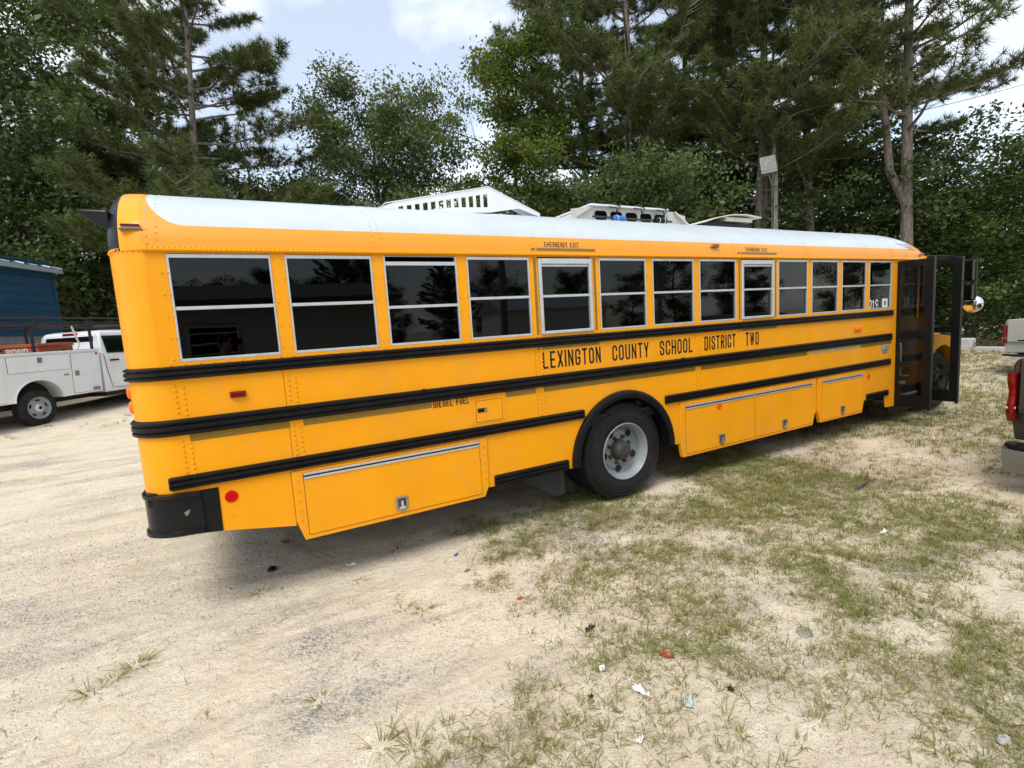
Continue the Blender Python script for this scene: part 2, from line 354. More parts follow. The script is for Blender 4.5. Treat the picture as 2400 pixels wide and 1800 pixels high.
# ground relief: flat under the bus, rising gently behind it on the left
def sm(a, b, x): t = np.clip((x - a) / (b - a), 0, 1); return t * t * (3 - 2 * t)
_rs = np.random.RandomState(7); _gw = [( _rs.uniform(0.2, 1.3), _rs.uniform(0, 6.28), _rs.uniform(0, 6.28)) for _ in range(14)]
def ground_z(x, y):
    x = np.asarray(x, float); y = np.asarray(y, float)
    z = 0.052 * np.minimum(np.maximum(y - 3.2, 0) ** 1.0, 22) * (1 - sm(3, 13, x)) * sm(3.2, 6, y)
    w = 0
    for f, a, ph in _gw: w = w + np.sin(f * (x * math.cos(a) + y * math.sin(a)) * 1.6 + ph)
    z = z + .2 * (1 - sm(-4.6, -3.75, y)) * (1 - sm(3, 5, x)) * sm(-7.5, -6, y)
    near = sm(-5, -4.2, x) * (1 - sm(6, 7.5, x)) * sm(-4.2, -3.9, y) * (1 - sm(3.5, 4.5, y))
    rg = (vn(x, y, 3.1, 101) - .5) * .016 + (vn(x, y, 7.3, 102) - .5) * .012 + (vn(x * .6, y * 1.5, 13.0, 103) - .5) * .004
    yy = y + .06 * x + .12 * np.sin(x * .7)
    for c_, w_ in ((.62, .13), (-.42, .14), (2.1, .13), (3.2, .15)):
        q = (yy - c_) / w_; rg = rg - .010 * np.exp(-q ** 4) + .005 * np.exp(-(np.abs(q) - 1.35) ** 2 * 9)
    return z + w * 0.0025 + rg * near
_T = {}
def vn(x, y, s, seed):
    T = _T.setdefault(seed, np.random.RandomState(seed).rand(256, 256)); x = np.asarray(x) * s + 37.3; y = np.asarray(y) * s + 91.7
    xi, yi = np.floor(x).astype(int), np.floor(y).astype(int); fx, fy = x - xi, y - yi; fx = fx * fx * (3 - 2 * fx); fy = fy * fy * (3 - 2 * fy)
    q = lambda a, b: T[a % 256, b % 256]
    return (q(xi, yi) * (1 - fx) + q(xi + 1, yi) * fx) * (1 - fy) + (q(xi, yi + 1) * (1 - fx) + q(xi + 1, yi + 1) * fx) * fy
def gz(x, y): return float(ground_z(x, y))

# ================================================================ THE SCHOOL BUS
ZB = 1.81                                   # height of the window sills above the ground
BW = 2.44                                   # body width; the near side is the plane y = 0
NR, RH, RZ = 2.2, 0.543, ZB + 0.72          # roof section: superellipse over the gutter line
def roof_pt(s, grow=0.0):
    """s 0 (near gutter) .. 1 (far gutter)"""
    t = math.pi * (1 - s); c, q = math.cos(t), math.sin(t)
    return (BW / 2 + (BW / 2 + grow) * math.copysign(abs(c) ** (2 / NR), c), RZ + (RH + grow) * abs(q) ** (2 / NR))
def roof_y(z): return BW / 2 - BW / 2 * max(0.0, 1 - (max(0.0, z - RZ) / RH) ** NR) ** (1 / NR)
ZWC = ZB + 0.878
for _k in range(40):                         # the paint line as seen from the camera, carried onto the curved roof
    ZWC = 1.9193 + 0.1950 * (roof_y(ZWC) + 3.9333)
roof_paint()
BUS = thing('school_bus', 'long yellow school bus with white roof and black rub rails parked on the sand', 'bus', (4.3, 1.22, 0))
ORG = Vector((4.3, 1.22, 0))
SEAM = [-0.385, 0.30, 2.42, 4.52, 6.60, 8.86]
g = 0.0018
riv = MB()
def rivet(x, z, y=-0.001, r=0.0085, n=(0, -1, 0)): riv.dome((x, y, z), n, r, 0.007)
def panel(x0, x1, z0, z1, name='side_panel', y=0.0, mat='yellow_paint'):
    obj(name, MB().prism([(x0 + g, z0 + ZB), (x1 - g, z0 + ZB), (x1 - g, z1 + ZB), (x0 + g, z1 + ZB)], 'y', y, y + 0.016), mat, BUS)
def poly(pts, name='side_panel', y=0.0, th=0.016, mat='yellow_paint', parent=None, **k):
    return obj(name, MB().prism([(a, b + ZB) for a, b in pts], 'y', y, y + th), mat, parent or BUS, **k)
AC = (3.45, -1.31, 0.655)
def archpts(z, side):
    """points on the wheel-arch circle from height z down to the skirt (side -1 left, +1 right) """
    a0 = math.asin((z - AC[1]) / AC[2]); return [(AC[0] + side * AC[2] * math.cos(a0 * (1 - k / 8)), AC[1] + AC[2] * math.sin(a0 * (1 - k / 8))) for k in range(9)]
# upper row, between the first and second rub rail, and the middle row with the wheel arch cut out
for a, b in zip(SEAM[:-1], SEAM[1:]):
    panel(a, b, -0.43, -0.035)
    if a == 2.42:
        top = [(AC[0] + AC[2] * math.cos(R(t)), AC[1] + AC[2] * math.sin(R(t))) for t in np.linspace(180 - math.degrees(math.asin(0.45 / AC[2])), math.degrees(math.asin(0.45 / AC[2])), 19)]
        poly([(a + g, -0.433), (a + g, -0.86)] + top + [(b - g, -0.86), (b - g, -0.433)])
    else: panel(a, b, -0.86, -0.433)
    for zc in np.arange(-0.15, -0.36, -0.036): rivet(a + 0.03, zc + ZB); rivet(a + 0.075, zc + ZB - 0.018)
    for zc in np.arange(-0.52, -0.75, -0.036): rivet(a + 0.03, zc + ZB); rivet(a + 0.075, zc + ZB - 0.018)
# skirt pieces
poly([(-0.385, -0.862), (-0.385, -1.165), (-0.19, -1.19), (0.272, -1.272), (0.272, -0.862)], 'skirt_panel')
poly([(1.872, -0.862), (1.862, -1.32), (2.77 + 0.03, -1.32)] + archpts(-0.862, -1)[::-1] + [], 'skirt_panel')
poly(archpts(-0.862, 1) + [(4.11, -1.325), (4.243, -1.325), (4.243, -0.862)], 'skirt_panel')
poly([(8.0, -0.862), (8.0, -1.32), (8.6, -1.32), (8.64, -1.505), (8.852, -1.512), (8.852, -0.862)], 'skirt_panel')
# luggage boxes, proud of the skirt, with hinged doors
def lugbox(pts, doors, th=0.05):
    bx = poly(pts, 'luggage_box', -0.012, th, bevel=0.004)
    for (a, b, z0, z1, hx) in doors:
        poly([(a - 0.004, z0 - 0.004), (b + 0.004, z0 - 0.004), (b + 0.004, z1 + 0.002), (a - 0.004, z1 + 0.002)], 'door_gap', -0.0126, 0.004, 'letter_black', bx)
        d = poly([(a, z0), (b, z0), (b, z1), (a, z1)], 'luggage_door', -0.018, 0.012, 'yellow_paint', BUS, bevel=0.002)
        hb = MB(); hb.box(a, b, -0.024, -0.016, z1 - 0.047 + ZB, z1 - 0.031 + ZB); hb.box(a, b, -0.024, -0.016, z1 - 0.017 + ZB, z1 - 0.001 + ZB)
        obj('hinge', hb, 'aluminium', d)
        obj('hinge_slot', MB().box(a, b, -0.0205, -0.016, z1 - 0.031 + ZB, z1 - 0.017 + ZB), 'letter_black', d)
        zc = z0 + 0.075
        lt = obj('latch', MB().prism([(hx - .052, zc + .065 + ZB), (hx + .052, zc + .065 + ZB), (hx + .052, zc - .04 + ZB), (hx, zc - .07 + ZB), (hx - .052, zc - .04 + ZB)], 'y', -0.026, -0.016), 'steel_latch', d, bevel=0.004)
        cup = obj('latch_cup', MB().prism([(hx - .034, zc + .048 + ZB), (hx + .034, zc + .048 + ZB), (hx + .034, zc - .03 + ZB), (hx, zc - .05 + ZB), (hx - .034, zc - .03 + ZB)], 'y', -0.0275, -0.02), 'hub_rust', d)
        h = MB(); h.prism([(hx - .03, zc - .018 + ZB), (hx + .03, zc - .018 + ZB), (hx + .02, zc - .040 + ZB), (hx - .02, zc - .040 + ZB)], 'y', -0.035, -0.026); h.box(hx - .01, hx + .01, -.036, -.026, zc - .02 + ZB, zc + .03 + ZB)
        obj('latch_handle', h, 'chrome', d, bevel=0.002)
        for xx in np.arange(a + 0.06, b, 0.105): rivet(xx, z1 + 0.013 + ZB, -0.013, 0.006)
lugbox([(0.276, -0.862), (0.276, -1.24), (0.322, -1.392), (1.815, -1.392), (1.858, -1.30), (1.868, -0.862)], [(0.355, 1.785, -1.355, -0.882, 1.065)])
lugbox([(4.245, -0.862), (4.245, -1.36), (4.275, -1.49), (6.725, -1.49), (6.76, -1.36), (6.79, -1.33), (6.80, -0.862)], [(4.325, 5.497, -1.457, -0.903, 4.907), (5.525, 6.695, -1.457, -0.903, 6.104)])
lugbox([(6.83, -0.862), (6.85, -1.33), (6.88, -1.40), (6.91, -1.485), (7.945, -1.49), (7.998, -1.31), (7.998, -0.862)], [(6.94, 7.93, -1.457, -0.905, 7.43)])
for zc in np.arange(-0.93, -1.3, -0.075): rivet(0.312, zc + ZB, -0.013); rivet(1.83, zc + ZB, -0.013)
for zc in np.arange(-0.93, -1.42, -0.075): rivet(4.28, zc + ZB, -0.013); rivet(6.745, zc + ZB, -0.013); rivet(6.90, zc + ZB, -0.013); rivet(7.965, zc + ZB, -0.013)
# backing wall so nothing shows through the seams
bk = MB(); bk.box(-0.38, 8.86, 0.0165, 0.05, ZB - 0.66, ZB - 0.002); bk.box(-0.38, 2.78, 0.0165, 0.05, ZB - 1.18, ZB - 0.6605); bk.box(4.12, 8.86, 0.0165, 0.05, ZB - 1.30, ZB - 0.6605)
obj('inner_wall', bk, 'yellow_paint', BUS)
# fuel door
fd = poly([(1.735, -0.515), (2.075, -0.505), (2.075, -0.735), (1.735, -0.735)], 'fuel_surround', -0.0035, 0.006, bevel=0.001)
poly([(1.785, -0.53), (2.045, -0.53), (2.045, -0.722), (1.785, -0.722)], 'fuel_door_gap', -0.0042, 0.003, 'letter_black', fd)
poly([(1.789, -0.534), (2.041, -0.534), (2.041, -0.718), (1.789, -0.718)], 'fuel_door', -0.007, 0.006, 'yellow_paint', fd, bevel=0.001)
poly([(1.80, -0.598), (1.888, -0.598), (1.888, -0.634), (1.80, -0.634)], 'fuel_latch', -0.012, 0.008, 'black_paint', fd, bevel=0.004)
poly([(1.862, -0.603), (1.882, -0.603), (1.882, -0.629), (1.862, -0.629)], 'fuel_lock', -0.0145, 0.006, 'steel_latch', fd)
for zc in (-0.53, -0.62, -0.71): rivet(1.758, zc + ZB, -0.004, 0.005); rivet(2.06, zc + ZB, -0.004, 0.005)
# rub rails: ribbed rubber-black channels
def rail_prof(z0, z1, deep=0.026):
    h = z1 - z0
    return [(0.0, z0), (-deep * .7, z0 + .006), (-deep, z0 + h * .12), (-deep, z0 + h * .24), (-deep * .45, z0 + h * .29), (-deep * .45, z0 + h * .33), (-deep, z0 + h * .38), (-deep, z0 + h * .62), (-deep * .45, z0 + h * .67), (-deep * .45, z0 + h * .71), (-deep, z0 + h * .76), (-deep, z0 + h * .88), (-deep * .7, z1 - .006), (0.0, z1)]
def rub_rail(x0, x1, z0, z1, wrap=False):
    mb = MB(); pr = rail_prof(z0 + ZB, z1 + ZB); rings = []
    if wrap:                                              # around the rear corner and along the back
        rings.append([(-0.63 + q[0], 2.19, q[1]) for q in pr])
        for k in range(9):
            t = R(180 + 90 * k / 8); rings.append([(-0.38 + (0.25 - q[0]) * math.cos(t), 0.25 + (0.25 - q[0]) * math.sin(t), q[1]) for q in pr])
    else:
        rings.append([(x0 + 0.004, q[0] * .6, q[1] + (0.006 if q[1] < (z0 + z1) / 2 + ZB else -0.006)) for q in pr]); rings.append([(x0 + 0.016, q[0], q[1]) for q in pr])
    rings.append([(x1 - 0.016, q[0], q[1]) for q in pr]); rings.append([(x1 - 0.003, q[0] * .6, q[1] + (0.006 if q[1] < (z0 + z1) / 2 + ZB else -0.006)) for q in pr])
    mb.rings(rings, True, True)
    return obj('rub_rail', mb, 'black_rubber', BUS, smooth=30)
rub_rail(-0.6, 8.765, -0.114, -0.024, True); rub_rail(-0.6, 8.752, -0.486, -0.374, True)
rub_rail(-0.468, 2.945, -0.850, -0.757); rub_rail(4.02, 8.727, -0.852, -0.757)
rub_rail(1.914, 2.731, -1.322, -1.222); rub_rail(8.064, 8.685, -1.324, -1.232)
for x in (1.33, 4.3): obj('rail_clip', MB().box(x - .012, x + .012, -.03, -.004, ZB - 0.392, ZB - 0.368), 'black_rubber', BUS)
# rear corner, rear wall, bumper
cz0, cz1 = ZB - 1.17, ZB + 0.742
mb = MB(); mb.rings([[(-0.38 + 0.25 * math.cos(R(180 + 90 * k / 12)), 0.25 + 0.25 * math.sin(R(180 + 90 * k / 12)), z) for k in range(13)] for z in (cz0, cz1)], False, False)
obj('rear_corner', mb, 'yellow_paint', BUS, smooth=60)
mb = MB(); mb.rings([[(-0.38 + 0.25 * math.cos(R(90 + 90 * k / 12)), BW - 0.25 + 0.25 * math.sin(R(90 + 90 * k / 12)), z) for k in range(13)] for z in (cz0, cz1)], False, False)
obj('rear_corner', mb, 'yellow_paint', BUS, smooth=60)
obj('rear_wall', MB().box(-0.63, -0.6, 0.25, BW - 0.25, cz0, cz1), 'yellow_paint', BUS)
for zc in np.arange(0.0, 0.70, 0.14): rivet(-0.33 - .01, zc + ZB + .02, 0.001); rivet(-0.325 + .02, zc + ZB + .02)
rd = obj('rear_door', MB().box(-0.645, -0.63, 0.78, 1.66, ZB - 0.95, ZB + 0.70), 'yellow_paint', BUS, bevel=0.004)
obj('rear_door_window', MB().box(-0.652, -0.646, 0.86, 1.58, ZB - 0.02, ZB + 0.62), 'tinted_glass', rd)
obj('rear_door_window', MB().box(-0.652, -0.646, 0.90, 1.54, ZB - 0.70, ZB - 0.2), 'tinted_glass', rd)
for a, b in ((0.3, 0.74), (1.70, 2.14)):
    w = obj('rear_window', MB().box(-0.64, -0.63, a, b, ZB + 0.02, ZB + 0.66), 'aluminium', BUS, bevel=0.003); obj('rear_pane', MB().box(-0.643, -0.6405, a + .02, b - .02, ZB + 0.04, ZB + 0.64), 'tinted_glass', w)
for yc, mt in ((0.56, 'red_lens'), (1.88, 'red_lens')):
    lb = MB(); lb.lathe([(0.001, -0.02), (0.06, -0.018), (0.088, -0.01), (0.09, 0)], (-0.635, yc, ZB - 0.62), 'x', 20); obj('tail_lamp', lb, mt, BUS, smooth=40)
# amber turn lamps bulging from the back beside the corner
for yc, zc in ((0.34, -0.190), (0.34, -0.292), (2.14, -0.24)):
    lb = MB(); lb.lathe([(0.001, -0.044), (0.035, -0.037), (0.050, -0.02), (0.055, 0.01)], (-0.62, yc - .04 if yc < 1 else yc, ZB + zc), 'x', 20); obj('turn_lamp', lb, 'amber_lens', BUS, smooth=40)
# bumper: deep black channel with rolled lips, wrapping round the corner
bp_ = [(0.012, -0.868), (0.045, -0.872), (0.048, -0.893), (0.026, -0.902), (0.026, -1.118), (0.05, -1.128), (0.054, -1.150), (0.03, -1.162), (-0.02, -1.162), (-0.02, -0.868)]
mb = MB(); rings = [[(-0.63 - q[0] * .2, 2.0, q[1] + ZB) for q in bp_]]
for k in range(11):
    t = R(180 + 90 * k / 10); fq = min(1, .25 + k / 6); rings.append([(-0.38 + (0.25 + q[0] * fq) * math.cos(t), 0.25 + (0.25 + q[0] * fq) * math.sin(t), q[1] + ZB) for q in bp_])
rings.append([(-0.292, -q[0], q[1] + ZB - 0.008) for q in bp_])
mb.rings(rings, True, True); BUMP = obj('bumper', mb, 'black_paint', BUS, smooth=35)
pl = poly([(-0.33, -0.872), (-0.188, -0.876), (-0.192, -1.189), (-0.33, -1.172)], 'bumper_plate', -0.006, 0.01, 'black_paint', bevel=0.002)
for zc in (-0.91, -0.99, -1.09): rivet(-0.12, zc + ZB, -0.001, 0.006)
sc_ = MB(); sc_.add([(-0.40, -0.0275, ZB - 1.0), (-0.365, -0.0275, ZB - 0.985), (-0.372, -0.0275, ZB - 1.012), (-0.39, -0.0275, ZB - 1.03)], [(0, 1, 2, 3)]); obj('bumper_scrape', sc_, 'bumper_grey', BUMP)
# windows --------------------------------------------------------------------
WP, WW, WH = 0.70, 0.6066, 0.698
def frame_mb(w, h, sd, tp, bt, y0, y1):
    m = MB(); m.box(-w / 2, -w / 2 + sd, y0, y1, 0, h); m.box(w / 2 - sd, w / 2, y0, y1, 0, h); m.box(-w / 2 + sd, w / 2 - sd, y0, y1, 0, bt); m.box(-w / 2 + sd, w / 2 - sd, y0, y1, h - tp, h); return m
def make_window(k, kind):
    global ORG
    ORG = Vector((0, 0, 0)); loc = Vector((k * WP, 0, ZB)) - Vector((4.3, 1.22, 0))
    ex = kind == 'exit'
    if ex: fr = frame_mb(WW - 0.005, WH - 0.008, 0.033, 0.052, 0.030, -0.016, 0.03)
    elif kind == 'open': fr = frame_mb(WW, WH, 0.012, 0.004, 0.019, -0.004, 0.03)
    else: fr = frame_mb(WW, WH, 0.012, 0.024, 0.019, -0.004, 0.03)
    w = obj('window', fr, 'aluminium', BUS, bevel=0.006 if ex else 0.0015); w.location = loc
    drop = 0.046 if kind == 'open' else 0.0; zt = WH - 0.024 - drop; mid = 0.337 - drop; s = 0.033 if ex else 0.012
    gl = lambda a, b, y: MB().box(-WW / 2 + s, WW / 2 - s, y, y + 0.004, a, b)
    obj('pane', gl(mid + 0.022, zt, 0.008), 'tinted_glass', w); obj('pane', gl(0.019, mid + drop, 0.017), 'tinted_glass', w)
    sb = MB().box(-WW / 2 + s, WW / 2 - s, -0.001, 0.016, mid, mid + 0.0225); obj('sash_bar', sb, 'aluminium', w, bevel=0.002)
    if kind == 'open':
        obj('sash_bar', MB().box(-WW / 2 + s, WW / 2 - s, 0.0, 0.016, WH - 0.072, WH - 0.042), 'aluminium', w, bevel=0.002)
    if ex:
        obj('sash_bar', MB().box(-WW / 2 + s, WW / 2 - s, -0.004, 0.016, WH - 0.082, WH - 0.062), 'aluminium', w, bevel=0.002)
    ORG = Vector((4.3, 1.22, 0)); return w
for k in range(13): make_window(k, 'open' if k == 2 else 'exit' if k in (4, 8) else 'plain')
# pillars, sill strip and header
edges = [(-0.42, -WW / 2 - .001)] + [(k * WP + WW / 2 + .001, (k + 1) * WP - WW / 2 - .001) for k in range(12)] + [(12 * WP + WW / 2 + .001, 8.86)]
for i, (a, b) in enumerate(edges):
    obj('window_pillar', MB().box(a, b, 0.0, 0.03, ZB + 0.0005, ZB + WH + 0.004), 'yellow_paint', BUS)
    if 0 < i < 13:
        for zc in (0.055, 0.21, 0.37, 0.53, 0.67): rivet(a + 0.016, zc + ZB, 0.0, 0.006); rivet(b - 0.016, zc + ZB, 0.0, 0.006)
obj('sill_strip', MB().box(-0.42, 8.86, -0.002, 0.03, ZB - 0.036, ZB), 'yellow_paint', BUS)
obj('header_strip', MB().box(-0.42, 8.86, 0.001, 0.03, ZB + WH + 0.0045, ZB + 0.7395), 'yellow_paint', BUS)
obj('header_strip', MB().box(8.86, 9.9, 0.001, 0.03, ZB + WH - 0.005, ZB + 0.7395), 'yellow_paint', BUS)
for xx in np.arange(-0.36, 8.8, 0.0825): rivet(xx, ZB - 0.014, -0.003, 0.0055)
# drip gutter with its row of rivets
obj('drip_gutter', MB().prism([(0.0, RZ - .012), (-0.022, RZ - .004), (-0.024, RZ + .006), (-0.006, RZ + .012), (0.0, RZ + .03)], 'x', -0.425, 9.86), 'yellow_paint', BUS, smooth=30)
# roof panels ---------------------------------------------------------------
RS = [-0.425, 1.003, 2.399, 3.789, 5.174, 6.596, 8.013, 8.69, 9.15]
NS = 34
def ring(x, grow, sy=1.0, sz=1.0):
    out = []
    for k in range(NS + 1):
        y, z = roof_pt(k / NS, grow); out.append((x, BW / 2 + (y - BW / 2) * sy, RZ + (z - RZ) * sz))
    return out
for i in range(len(RS) - 1):
    a, b = RS[i], RS[i + 1]; mb = MB()
    mb.rings([ring(a, 0.0), ring(a + 0.0005, 0.0032), ring(b + 0.05, 0.0028 - 0.0022), ring(b + 0.0505, -0.001)], False, False)
    obj('roof_panel', mb, 'roof_paint', BUS, smooth=30)
    for xo in (0.03, 0.085):
        for s in np.arange(0.02 + (0.012 if xo > .05 else 0), 0.32, 0.024):
            y, z = roof_pt(s, 0.003); y2, z2 = roof_pt(s + 0.004, 0.003); riv.dome((a + xo, y, z), (0, -(z2 - z), (y2 - y)), 0.0075, 0.004) if z < ZWC - .01 else None
for xx in np.arange(-0.40, 9.1, 0.0295): riv.dome((xx, roof_y(RZ + .022) - .003, RZ + 0.022), (0, -1, 0.15), 0.0075, 0.006)
rw = MB()
for a in RS[:-1]:
    for xo in (0.03, 0.085):
        for s in np.arange(0.02 + (0.012 if xo > .05 else 0), 0.5, 0.024):
            y, z = roof_pt(s, 0.003); y2, z2 = roof_pt(s + 0.004, 0.003)
            if z > ZWC: rw.dome((a + xo, y, z), (0, -(z2 - z), (y2 - y)), 0.006, 0.003)
obj('roof_rivets', rw, 'grey_panel', BUS, kind='stuff')
# rear roof cap: a yellow hoop, then the black rounded end
def plan(x): return 1 - (0.25 - math.sqrt(max(0.0, 0.0625 - (x + 0.38) ** 2))) / (BW / 2)
mb = MB(); mb.rings([ring(-0.5455, 0.0, plan(-.545)), ring(-0.545, 0.005, plan(-.545))] + [ring(x, 0.006, plan(x)) for x in (-0.52, -.49, -.46, -.42)] + [ring(-0.4195, 0.0)], False, False); obj('rear_roof_hoop', mb, 'yellow_paint', BUS, smooth=30)
def cap(x0, L, d, n=10, rnd=0.25, zk=0.42):
    m = MB(); rr = []
    for k in range(n + 1):
        a = math.pi / 2 * k / n; rr.append(ring(x0 + d * L * math.sin(a), 0.003, 1 - (rnd / (BW / 2)) * (1 - math.cos(a)), 1 - zk * (1 - math.cos(a))))
    m.rings(rr, False, False); m.f.append(tuple(len(m.v) - NS - 1 + i for i in range(NS + 1))); return m
mb = MB(); mb.rings([ring(x, 0.004, plan(x), 1 - .16 * ((-.545 - x) / .085) ** 2.2) for x in (-.545, -.56, -.575, -.59, -.605, -.615, -.623, -.628)] + [ring(-.63, 0.0, plan(-.629) * .93, .74)], False, False); mb.f.append(tuple(len(mb.v) - NS - 1 + i for i in range(NS + 1)))
obj('rear_roof_cap', mb, 'black_paint', BUS, smooth=40)
mb = MB(); mb.rings([[(-0.38 + (0.252) * math.cos(R(180 + 90 * k / 12)), 0.25 + 0.252 * math.sin(R(180 + 90 * k / 12)), z) for k in range(13)] for z in (ZB + 0.705, ZB + 0.74)], False, False); obj('corner_flange', mb, 'yellow_paint', BUS, smooth=60)
for k in range(1, 12):
    t = R(180 + 90 * k / 12); riv.dome((-0.38 + .253 * math.cos(t), .25 + .253 * math.sin(t), ZB + .722), (math.cos(t), math.sin(t), 0), .0085, .006)
# visor hood sticking out behind the rear warning lamps
mb = MB(); mb.add([(-0.60, 0.20, ZB + 1.00), (-0.77, 0.24, ZB + 1.01), (-0.60, 0.20, ZB + 0.86), (-0.72, 0.24, ZB + 0.95), (-0.60, 0.70, ZB + 1.02), (-0.77, 0.66, ZB + 1.02), (-0.60, 0.70, ZB + 0.98), (-0.75, 0.66, ZB + 1.0)], [(0, 1, 5, 4), (0, 2, 3, 1), (2, 6, 7, 3), (4, 5, 7, 6), (1, 3, 7, 5), (0, 4, 6, 2)])
obj('lamp_visor', mb, 'black_paint', BUS, bevel=0.012)
obj('lamp_visor', MB().box(-0.86, -0.6, 1.74, 2.2, ZB + 0.98, ZB + 1.01), 'black_paint', BUS, bevel=0.006)
# clearance lamps
def clr(x, z, y, mat='red_lens'):
    bs = obj('clearance_lamp', MB().prism([(x - .065, z - .012), (x + .065, z - .012), (x + .045, z + .008), (x - .045, z + .008)], 'y', y - .035, y + .03), 'bumper_grey', BUS, bevel=0.004)
    obj('lamp_lens', MB().box(x - .05, x + .05, y - .042, y - .01, z + .0085, z + .02), mat, bs, bevel=0.004)
clr(-0.47, ZB + 0.862, 0.045); clr(4.86, ZB + 0.845, 0.02, 'amber_lens')
def lens(x0, x1, z0, z1, mat, name='side_marker'):
    bs = obj(name, MB().box(x0, x1, -0.016, -0.001, z0 + ZB, z1 + ZB), mat, BUS, bevel=0.005); obj('marker_lens', MB().box(x0 + .006, x1 - .006, -0.026, -0.0165, z0 + .006 + ZB, z1 - .006 + ZB), mat, bs, bevel=0.004)
lens(-0.048, 0.05, -0.272, -0.228, 'red_lens'); lens(7.71, 7.89, -0.284, -0.226, 'amber_lens')
def disc(x, z, r, mat): obj('reflector', MB().lathe([(0.0001, -0.008), (r * .9, -0.008), (r, -0.005), (r, 0.001)], (x, 0, z + ZB), 'y', 28), mat, BUS, smooth=30)
disc(-0.118, -0.958, 0.041, 'red_disc'); disc(8.122, -0.974, 0.042, 'amber_disc')
obj('reflector', MB().lathe([(0.0001, -0.008), (.037, -0.008), (.04, -0.005), (.04, 0.001)], (4.868, -0.018, -0.978 + ZB), 'y', 28), 'amber_disc', BUS, smooth=30)
# retro-reflective tape
def tape(x0, x1, z0, z1, mat='tape', y=-0.0022):
    obj('reflective_tape', MB().box(x0, x1, y, y + 0.0015, z0 + ZB, z1 + ZB), mat, BUS)
for a, b in ((-0.31, 0.305), (0.398, 1.392), (2.09, 2.402), (2.493, 4.50), (4.598, 6.603), (7.90, 8.756)): tape(a, b, -0.533, -0.487)
tape(6.694, 7.896, -0.533, -0.487, 'tape_faded')
for c in (2.8, 5.6):
    tape(c - .348, c - .322, 0.0, 0.695); tape(c + .33, c + .354, 0.0, 0.695); tape(c - .305, c + .365, -0.138, -0.115); tape(c - .355, c - .325, -0.138, -0.117)
def on_roof(x, z, off=0.0035): return (x, roof_y(z) - off, z)
for c in (2.8, 5.6):
    for a, b in ((c - .36, c - .322), (c - .305, c + .362)):
        mb = MB(); mb.rings([[on_roof(a, z, .0045), on_roof(b, z, .0045)] for z in (ZB + .760, ZB + .772, ZB + .784)], False, False); obj('reflective_tape', mb, 'tape', BUS)
# lettering
side = lambda x, z: (x, -0.0022, z)
for tx, a, b in (('LEXINGTON', 2.496, 3.176), ('COUNTY', 3.323, 3.812), ('SCHOOL', 3.971, 4.472), ('DISTRICT', 4.657, 5.187), ('TWO', 5.366, 5.612)):
    lettering(tx, a, b, ZB - 0.318, ZB - 0.160, side, BUS, sw=0.122)
for a, b in ((2.588, 2.978), (5.392, 5.80)):
    m_ = a + (b - a) * 0.66
    lettering('EMERGENCY', a, m_, ZB + 0.793, ZB + 0.842, on_roof, BUS, sw=0.14); lettering('EXIT', m_ + .03, b, ZB + 0.793, ZB + 0.842, on_roof, BUS, sw=0.14)
lettering('DIESEL', 1.405, 1.578, ZB - 0.540, ZB - 0.483, side, BUS, sw=0.15); lettering('FUEL', 1.61, 1.728, ZB - 0.540, ZB - 0.483, side, BUS, sw=0.15)
lettering('019', 8.118, 8.388, ZB + 0.022, ZB + 0.142, lambda x, z: (x, 0.0165, z), BUS, 'litter_white', sw=0.17, gap=0.2)
st = obj('sticker', MB().box(8.49, 8.645, 0.0145, 0.0165, ZB + .022, ZB + .15), 'sticker', BUS); obj('sticker_print', MB().box(8.54, 8.595, 0.0138, 0.0143, ZB + .05, ZB + .115), 'print_green', st)
em = obj('emblem', MB().box(8.47, 8.69, -0.006, -0.001, ZB - .615, ZB - .555), 'decal_grey', BUS, bevel=0.003)
obj('emblem_plate', MB().box(8.485, 8.545, -0.0085, -0.0062, ZB - .608, ZB - .562), 'aluminium', em); lettering('CE', 8.57, 8.67, ZB - .607, ZB - .563, lambda x, z: (x, -0.0068, z), em, 'aluminium', sw=.2); obj('emblem_base', MB().box(8.50, 8.64, -0.004, -0.001, ZB - .67, ZB - .62), 'decal_grey', em)
# louvre print on the front roof cap
for k, (a, b) in enumerate(((9.02, 9.42), (9.10, 9.48), (9.20, 9.52), (9.28, 9.52))):
    z = ZB + 0.965 - .028 * k; mb = MB(); mb.rings([[(x, roof_y(zq) - .005, zq) for x in (a, b)] for zq in (z, z + .009)], False, False); obj('roof_stripe', mb, 'decal_grey', BUS)
obj('rivets', riv, 'yellow_paint', BUS, kind='stuff')
# wheel arch flare
mb = MB(); rings = []
prof = [(0.682, 0.0), (0.680, -0.035), (0.662, -0.047), (0.62, -0.047), (0.602, -0.036), (0.600, 0.12), (0.64, 0.12)]
for k in range(33):
    t = R(180 - 180 * k / 32); rings.append([(AC[0] + r * math.cos(t), h, ZB + AC[1] + r * math.sin(t)) for r, h in prof])
mb.rings(rings, True, True); obj('wheel_arch', mb, 'black_rubber', BUS, smooth=40)
ww = MB(); ww.rings([[(AC[0] + 0.66 * math.cos(R(180 - 180 * k / 20)), y, ZB + AC[1] + 0.66 * math.sin(R(180 - 180 * k / 20))) for k in range(21)] for y in (0.1, 0.75)], False, False); ww.box(AC[0] - .66, AC[0] + .66, .75, .76, ZB - 1.3, ZB - .6); obj('wheel_well', ww, 'black_matte', BUS)
mf = MB(); mf.prism([(2.24, ZB - 1.30), (2.74, ZB - 1.30), (2.75, ZB - 1.345), (2.735, ZB - 1.36), (2.735, ZB - 1.57), (2.70, ZB - 1.605), (2.62, ZB - 1.60), (2.30, ZB - 1.39)], 'y', 0.10, 0.11); obj('mud_flap', mf, 'flap', BUS)
